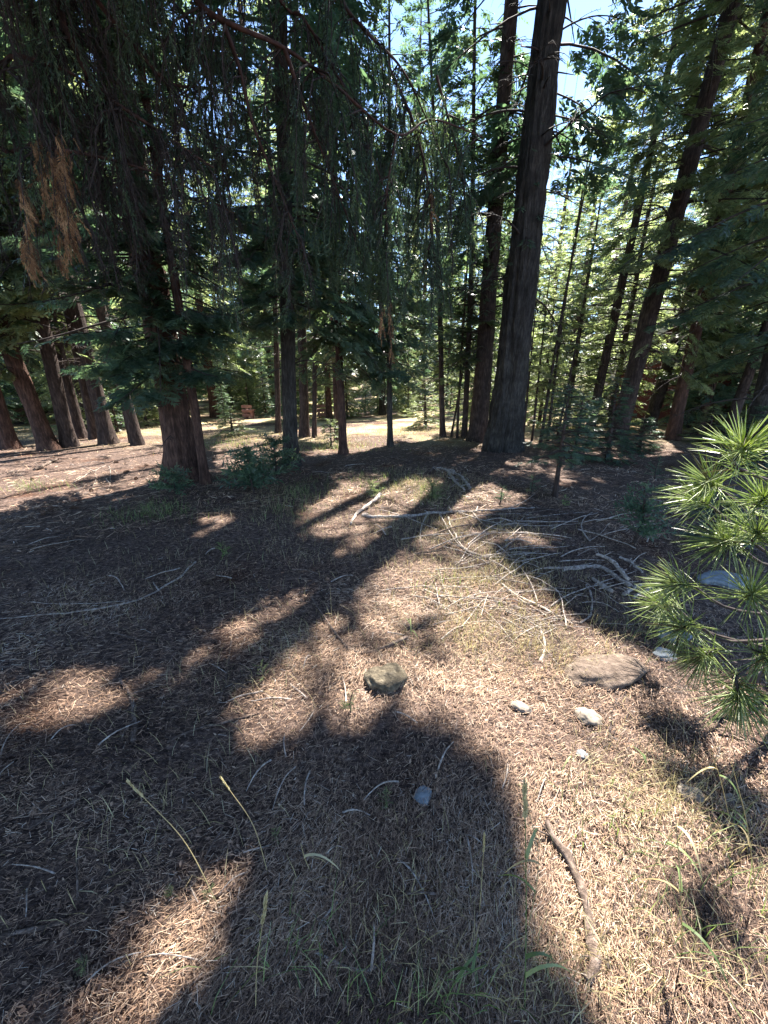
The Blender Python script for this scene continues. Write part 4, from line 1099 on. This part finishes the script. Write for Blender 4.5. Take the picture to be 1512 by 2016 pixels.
def grass_field(name, label, spots, mat, seed, hgt, w):
    r = np.random.default_rng(seed); g = Geo()
    for (px, py, sx, sy, n) in spots:
        X, Y = [], []
        ctr = on_ground(px, py); dep = float(project(ctr)[2])
        kx = sx * dep / F
        yy = [on_ground(px, py - sy)[1], on_ground(px, py + sy)[1]]
        ky = abs(yy[0] - yy[1]) / 2
        x = ctr[0] + r.normal(0, .5, n) * kx; y = ctr[1] + r.normal(0, .5, n) * ky
        k = (n2(x, y, 4, 41) + r.uniform(-.4, .4, n)) > -.15
        x, y = x[k], y[k]; n_ = len(x)
        z = ground_z(x, y)
        a = r.uniform(0, 6.28, n_); h = r.uniform(*hgt, n_); ln = r.uniform(.2, 1.0, n_)
        ts = np.array([0, .5, 1.0])
        base = np.stack([x, y, z - .005], 1)
        d = np.stack([np.cos(a), np.sin(a), np.zeros(n_)], 1)
        C = base[:, None] + d[:, None] * ((h * ln)[:, None] * ts ** 1.6)[..., None] + np.array([0, 0, 1.0]) * (h[:, None] * (ts - .25 * ln[:, None] * ts ** 2))[..., None]
        s = np.stack([-np.sin(a), np.cos(a), np.zeros(n_)], 1)
        ww = (r.uniform(.6, 1.2, n_) * w * max(1.0, dep / 4))[:, None] * np.array([1, .8, .15])
        V = np.stack([C - s[:, None] * ww[..., None], C + s[:, None] * ww[..., None]], 2)
        q = np.array([[0, 1, 3, 2], [2, 3, 5, 4]])
        Q = (np.arange(n_) * 6)[:, None, None] + q[None]
        g.add(V.reshape(-1, 3), Q.reshape(-1, 4), 0, np.repeat(np.clip(r.normal(.5, .28, n_), 0, 1), 6))
    tag(link(name, g.mesh(name, [M[mat]], smooth=False)), label, 'grass', kind='stuff')
grass_field('dry_grass', 'sparse straw yellow dry grass on the sunny ground', [(820, 960, 130, 36, 3000), (900, 1040, 200, 44, 2600), (950, 1130, 190, 90, 3800), (920, 1240, 190, 70, 1500), (1080, 1290, 160, 60, 800), (620, 1060, 140, 70, 700), (820, 850, 160, 16, 4500), (480, 862, 100, 18, 1800), (620, 872, 120, 20, 2200), (300, 850, 200, 25, 2200), (520, 1290, 160, 120, 500), (250, 1150, 300, 140, 700), (250, 1600, 300, 200, 240), (1350, 1600, 240, 200, 1000), (560, 990, 120, 40, 900), (900, 1800, 320, 200, 500), (1000, 1960, 240, 70, 260), (1180, 1240, 120, 60, 300), (1300, 1560, 160, 80, 180), (1250, 1900, 280, 110, 420)], 'dry_grass', 41, (.03, .13), .0012)
grass_field('green_grass', 'thin patches of green grass and weeds among the needles', [(590, 975, 60, 40, 500), (300, 1010, 90, 25, 500), (460, 876, 90, 12, 700), (660, 880, 90, 14, 800), (900, 1170, 110, 60, 160), (845, 975, 50, 20, 500), (1380, 1800, 190, 200, 160), (880, 1980, 160, 50, 110), (600, 1900, 160, 90, 70), (1200, 1620, 200, 120, 60), (1300, 1250, 120, 60, 150), (60, 960, 90, 12, 300), (760, 950, 120, 24, 400)], 'green_grass', 42, (.05, .16), .0015)

# ------------------------------------------------------------------ red cabin behind the trees
def box(g, lo, hi, mat=0):
    x0, y0, z0 = lo; x1, y1, z1 = hi
    V = np.array([[x0,y0,z0],[x1,y0,z0],[x1,y1,z0],[x0,y1,z0],[x0,y0,z1],[x1,y0,z1],[x1,y1,z1],[x0,y1,z1]], float)
    g.add(V, np.array([[0,3,2,1],[4,5,6,7],[0,1,5,4],[1,2,6,5],[2,3,7,6],[3,0,4,7]]), mat)
def bmesh_obj(name, parent, mat, *boxes, xf=None):
    g = Geo()
    for lo, hi in boxes: box(g, lo, hi)
    if xf is not None: g.v = [xf(v) for v in g.v]
    return link(name, g.mesh(name, [M[mat]], smooth=False), parent)
M['red_paint'] = speck_mat('red brown painted boards', [(.3, (.07, .018, .014)), (.7, (.13, .036, .028))], 6, .7, .2)
M['cream_paint'] = speck_mat('cream painted trim', [(.3, (.5, .47, .4)), (.7, (.68, .65, .58))], 8, .6, .1)
M['shingle'] = speck_mat('weathered pinkish shingles', [(.3, (.2, .16, .15)), (.7, (.42, .35, .33))], 9, .85, .3)
M['dark_glass'] = speck_mat('dark window glass', [(.3, (.02, .025, .03)), (.7, (.04, .045, .05))], 3, .1, 0)
def cabin():
    b = np.array([11.6, 16.2, gz(11.6, 16.2)])
    e = thing('cabin', 'red cabin with cream gable trim and shingled roof behind the right hand trees', 'cabin', b)
    e.rotation_euler = (0, 0, D2R(32))
    L, W, EH, AH = 6.0, 2.3, 1.9, 4.3      # ridge along local x, gable at x = 0
    n = 15
    for side_x in (0.0, L):
        for k in range(n):
            y0 = -W + 2 * W * k / n; y1 = y0 + 2 * W / n - .012
            zt = lambda y: EH + (AH - EH) * (1 - abs(y) / W) - .1
            g = Geo()
            V = np.array([[0, y0, 0], [.04, y0, 0], [.04, y1, 0], [0, y1, 0], [0, y0, zt(y0)], [.04, y0, zt(y0)], [.04, y1, zt(y1)], [0, y1, zt(y1)]]) + [side_x - (.0 if side_x == 0 else .04), 0, 0]
            g.add(V, np.array([[0,3,2,1],[4,5,6,7],[0,1,5,4],[1,2,6,5],[2,3,7,6],[3,0,4,7]]))
            link('plank', g.mesh('plank', [M['red_paint']], smooth=False), e)
    for sy in (-1, 1):
        for k in range(18):
            x0 = .06 + (L - .12) * k / 18
            bmesh_obj('plank', e, 'red_paint', ((x0, sy * W - .02, 0), (x0 + (L - .12) / 18 - .012, sy * W + .02, EH - .05)))
    sl = math.hypot(W + .35, (AH - EH) * (W + .35) / W)
    ta = math.atan2(AH - EH, W)
    for sy in (-1, 1):
        rows = 22
        for k in range(rows):
            s0 = sl * k / rows; s1 = sl * (k + 1.25) / rows
            def xf(v, sy=sy, s0=s0):
                u, w_ = v[:, 1], v[:, 2]
                y = sy * (u * math.cos(ta) + w_ * math.sin(ta)); z = AH - u * math.sin(ta) + w_ * math.cos(ta) + .05
                return np.stack([v[:, 0], y, z], 1)
            bmesh_obj('shingle_course', e, 'shingle', ((-.3, s0, .0 + .004 * (k % 2)), (L + .3, s1, .035 + .004 * (k % 2))), xf=xf)
        def xb(v, sy=sy):
            u, w_ = v[:, 1], v[:, 2]
            return np.stack([v[:, 0], sy * (u * math.cos(ta) + w_ * math.sin(ta)), AH - u * math.sin(ta) + w_ * math.cos(ta)], 1)
        o = bmesh_obj('barge_board', e, 'cream_paint', ((-.36, .02, -.16), (-.305, sl, .06)), xf=xb)
        bmesh_obj('corner_board', e, 'cream_paint', ((-.03, sy * W - .05, 0), (-.003, sy * W + .05, EH - .1)))
    w = bmesh_obj('window', e, 'dark_glass', ((-.02, -.5, 2.0), (-.004, .5, 2.9)))
    bmesh_obj('frame', w, 'cream_paint', ((-.04, -.58, 1.92), (-.006, -.5, 2.98)), ((-.04, .5, 1.92), (-.006, .58, 2.98)), ((-.04, -.5, 2.9), (-.006, .5, 2.98)), ((-.04, -.5, 1.92), (-.006, .5, 2.0)))
cabin()

# ------------------------------------------------------------------ small far things at left
M['blue_paint'] = speck_mat('dark blue car paint', [(.3, (.02, .04, .1)), (.7, (.035, .06, .14))], 3, .25, 0)
M['tyre'] = speck_mat('black rubber', [(.3, (.012, .012, .012)), (.7, (.025, .025, .025))], 20)
M['brown_board'] = speck_mat('brown bench boards', [(.3, (.1, .05, .03)), (.7, (.22, .12, .08))], 10)
M['red_board'] = speck_mat('faded red boards', [(.3, (.22, .1, .085)), (.7, (.4, .23, .2))], 8)
def car():
    x, y = -19.4, 20.0
    b = np.array([x, y, gz(x, y)])
    e = thing('parked_car', 'dark blue parked car glimpsed between the leftmost trunks', 'car', b)
    e.rotation_euler = (0, 0, .2)
    prof = [(-2.1, .35), (-2.15, .75), (-1.95, .92), (-1.2, .98), (-.75, 1.4), (.75, 1.44), (1.35, 1.0), (2.0, .9), (2.15, .6), (2.1, .35)]
    def ext(name, pr, w0, w1, mat, par, zin=.0):
        n = len(pr); V = []
        for sgn in (-1, 1):
            for (px_, z_) in pr:
                k = w1 if z_ > 1.1 else w0
                V.append([px_, sgn * k, z_])
        g = Geo(); V = np.array(V, float)
        i = np.arange(n); j = (i + 1) % n
        g.add(V, np.stack([i, j, j + n, i + n], 1))
        c0, c1 = V[:n].mean(0), V[n:].mean(0)
        g.add(np.vstack([V[:n], c0]), np.stack([i, np.full(n, n), j], 1)); g.add(np.vstack([V[n:], c1]), np.stack([i, j, np.full(n, n)], 1))
        return link(name, g.mesh(name, [M[mat]], smooth=False), par)
    body = ext('body', prof, .86, .68, 'blue_paint', e)
    for s in (-1, 1):
        g = Geo()
        for (a, c) in ((-1.0, -.05), (.05, 1.05)):
            zb, zt = 1.0, 1.33
            V = np.array([[a, s * .868, zb], [c, s * .868, zb], [min(c, .7), s * .72, zt], [max(a, -.68), s * .72, zt]])
            g.add(V, np.array([[0, 1, 2, 3]]))
        link('side_window', g.mesh('side_window', [M['dark_glass']], smooth=False), e)
        for px_ in (-1.35, 1.35):
            g = Geo(); tube(g, np.array([[px_, s * .66, .33], [px_, s * .88, .33]]), [.33, .33], 20)
            wv = link('wheel', g.mesh('wheel', [M['tyre']], smooth=False), e)
            g = Geo(); tube(g, np.array([[px_, s * .87, .33], [px_, s * .9, .33]]), [.2, .19], 16)
            link('rim', g.mesh('rim', [M['rock_blue']], smooth=False), wv)
        bmesh_obj('headlight', e, 'cream_paint', ((2.08, s * .7 - .14, .66), (2.14, s * .7 + .14, .78)))
car()
def slat_table(name, label, cat, px, py, y, w, d, h, mat, rz, nsl, group=None):
    p = at_y(px, py, y); b = np.array([p[0], y, gz(p[0], y)])
    e = thing(name, label, cat, b, group); e.rotation_euler = (0, 0, rz)
    for k in range(nsl):
        y0 = -d / 2 + d * k / nsl
        bmesh_obj('slat', e, mat, ((-w / 2, y0, h - .04), (w / 2, y0 + d / nsl - .02, h)))
    for k in range(3):
        bmesh_obj('slat', e, mat, ((-w / 2, -d / 2 + .05, .1 + k * .2), (w / 2, -d / 2 + .08, .24 + k * .2)))
    for sx in (-1, 1):
        for sy in (-1, 1):
            bmesh_obj('leg', e, mat, ((sx * (w / 2 - .1) - .04, sy * (d / 2 - .14) - .04, -.05), (sx * (w / 2 - .1) + .04, sy * (d / 2 - .14) + .04, h - .045)))
slat_table('slatted_bench', 'low brown wooden bench beyond the two leftmost trunks', 'bench', 40, 830, 16.5, 1.9, .6, .55, 'brown_board', .1, 4)
slat_table('slatted_table', 'faded red slatted table in the sun behind the left boughs', 'table', 493, 838, 19.0, .5, .5, .42, 'red_board', -.1, 6)
slat_table('slatted_table', 'faded red slatted table glimpsed between the stout and slim trunks', 'table', 636, 838, 19.5, .5, .5, .42, 'red_board', .15, 6)

# ------------------------------------------------------------------ cones on the sunny ground at left
M['cone'] = speck_mat('brown cone scales', [(.3, (.06, .035, .022)), (.7, (.2, .12, .08))], 40)
def cones():
    r = np.random.default_rng(77)
    g = Geo()
    n = 70; u = np.linspace(0, 1, n); a = np.arange(n) * 2.39996
    w = .028 * np.sin(np.pi * (.08 + .86 * u)) ** .7
    pos = np.stack([u * .085 - .04, np.cos(a) * w * .5, np.sin(a) * w * .5], 1)
    dd = np.stack([np.full(n, .6), np.cos(a), np.sin(a)], 1)
    dia = np.array([[0, 0, 0], [.6, .4, 0], [1, 0, .1], [.6, -.4, 0], [.5, 0, .25]])
    instance(g, dia, np.array([[0, 1, 4], [1, 2, 4], [2, 3, 4], [3, 0, 4]]), frames(dd, np.tile([1.0, 0, 0], (n, 1)), np.full(n, .018)), pos, 0, .5)
    tube(g, np.array([[-.045, 0, 0], [0, 0, 0], [.045, 0, 0]]), [.006, .016, .004], 8)
    me = g.mesh('fir_cone', [M['cone']])
    for k, (px, py) in enumerate([(100, 1004), (86, 1012), (64, 946), (250, 930), (268, 944), (310, 958), (180, 968), (228, 912), (146, 1002), (290, 918), (420, 905), (440, 915), (380, 1030), ]):
        p = on_ground(px, py)
        o = link('fir_cone', me, None, p + [0, 0, .016]); o.rotation_euler = (r.uniform(0, 6), r.uniform(-.15, .15), r.uniform(0, 6.3))
        tag(o, 'small brown cone lying on the needle litter', 'cone', 'fallen cones')
cones()
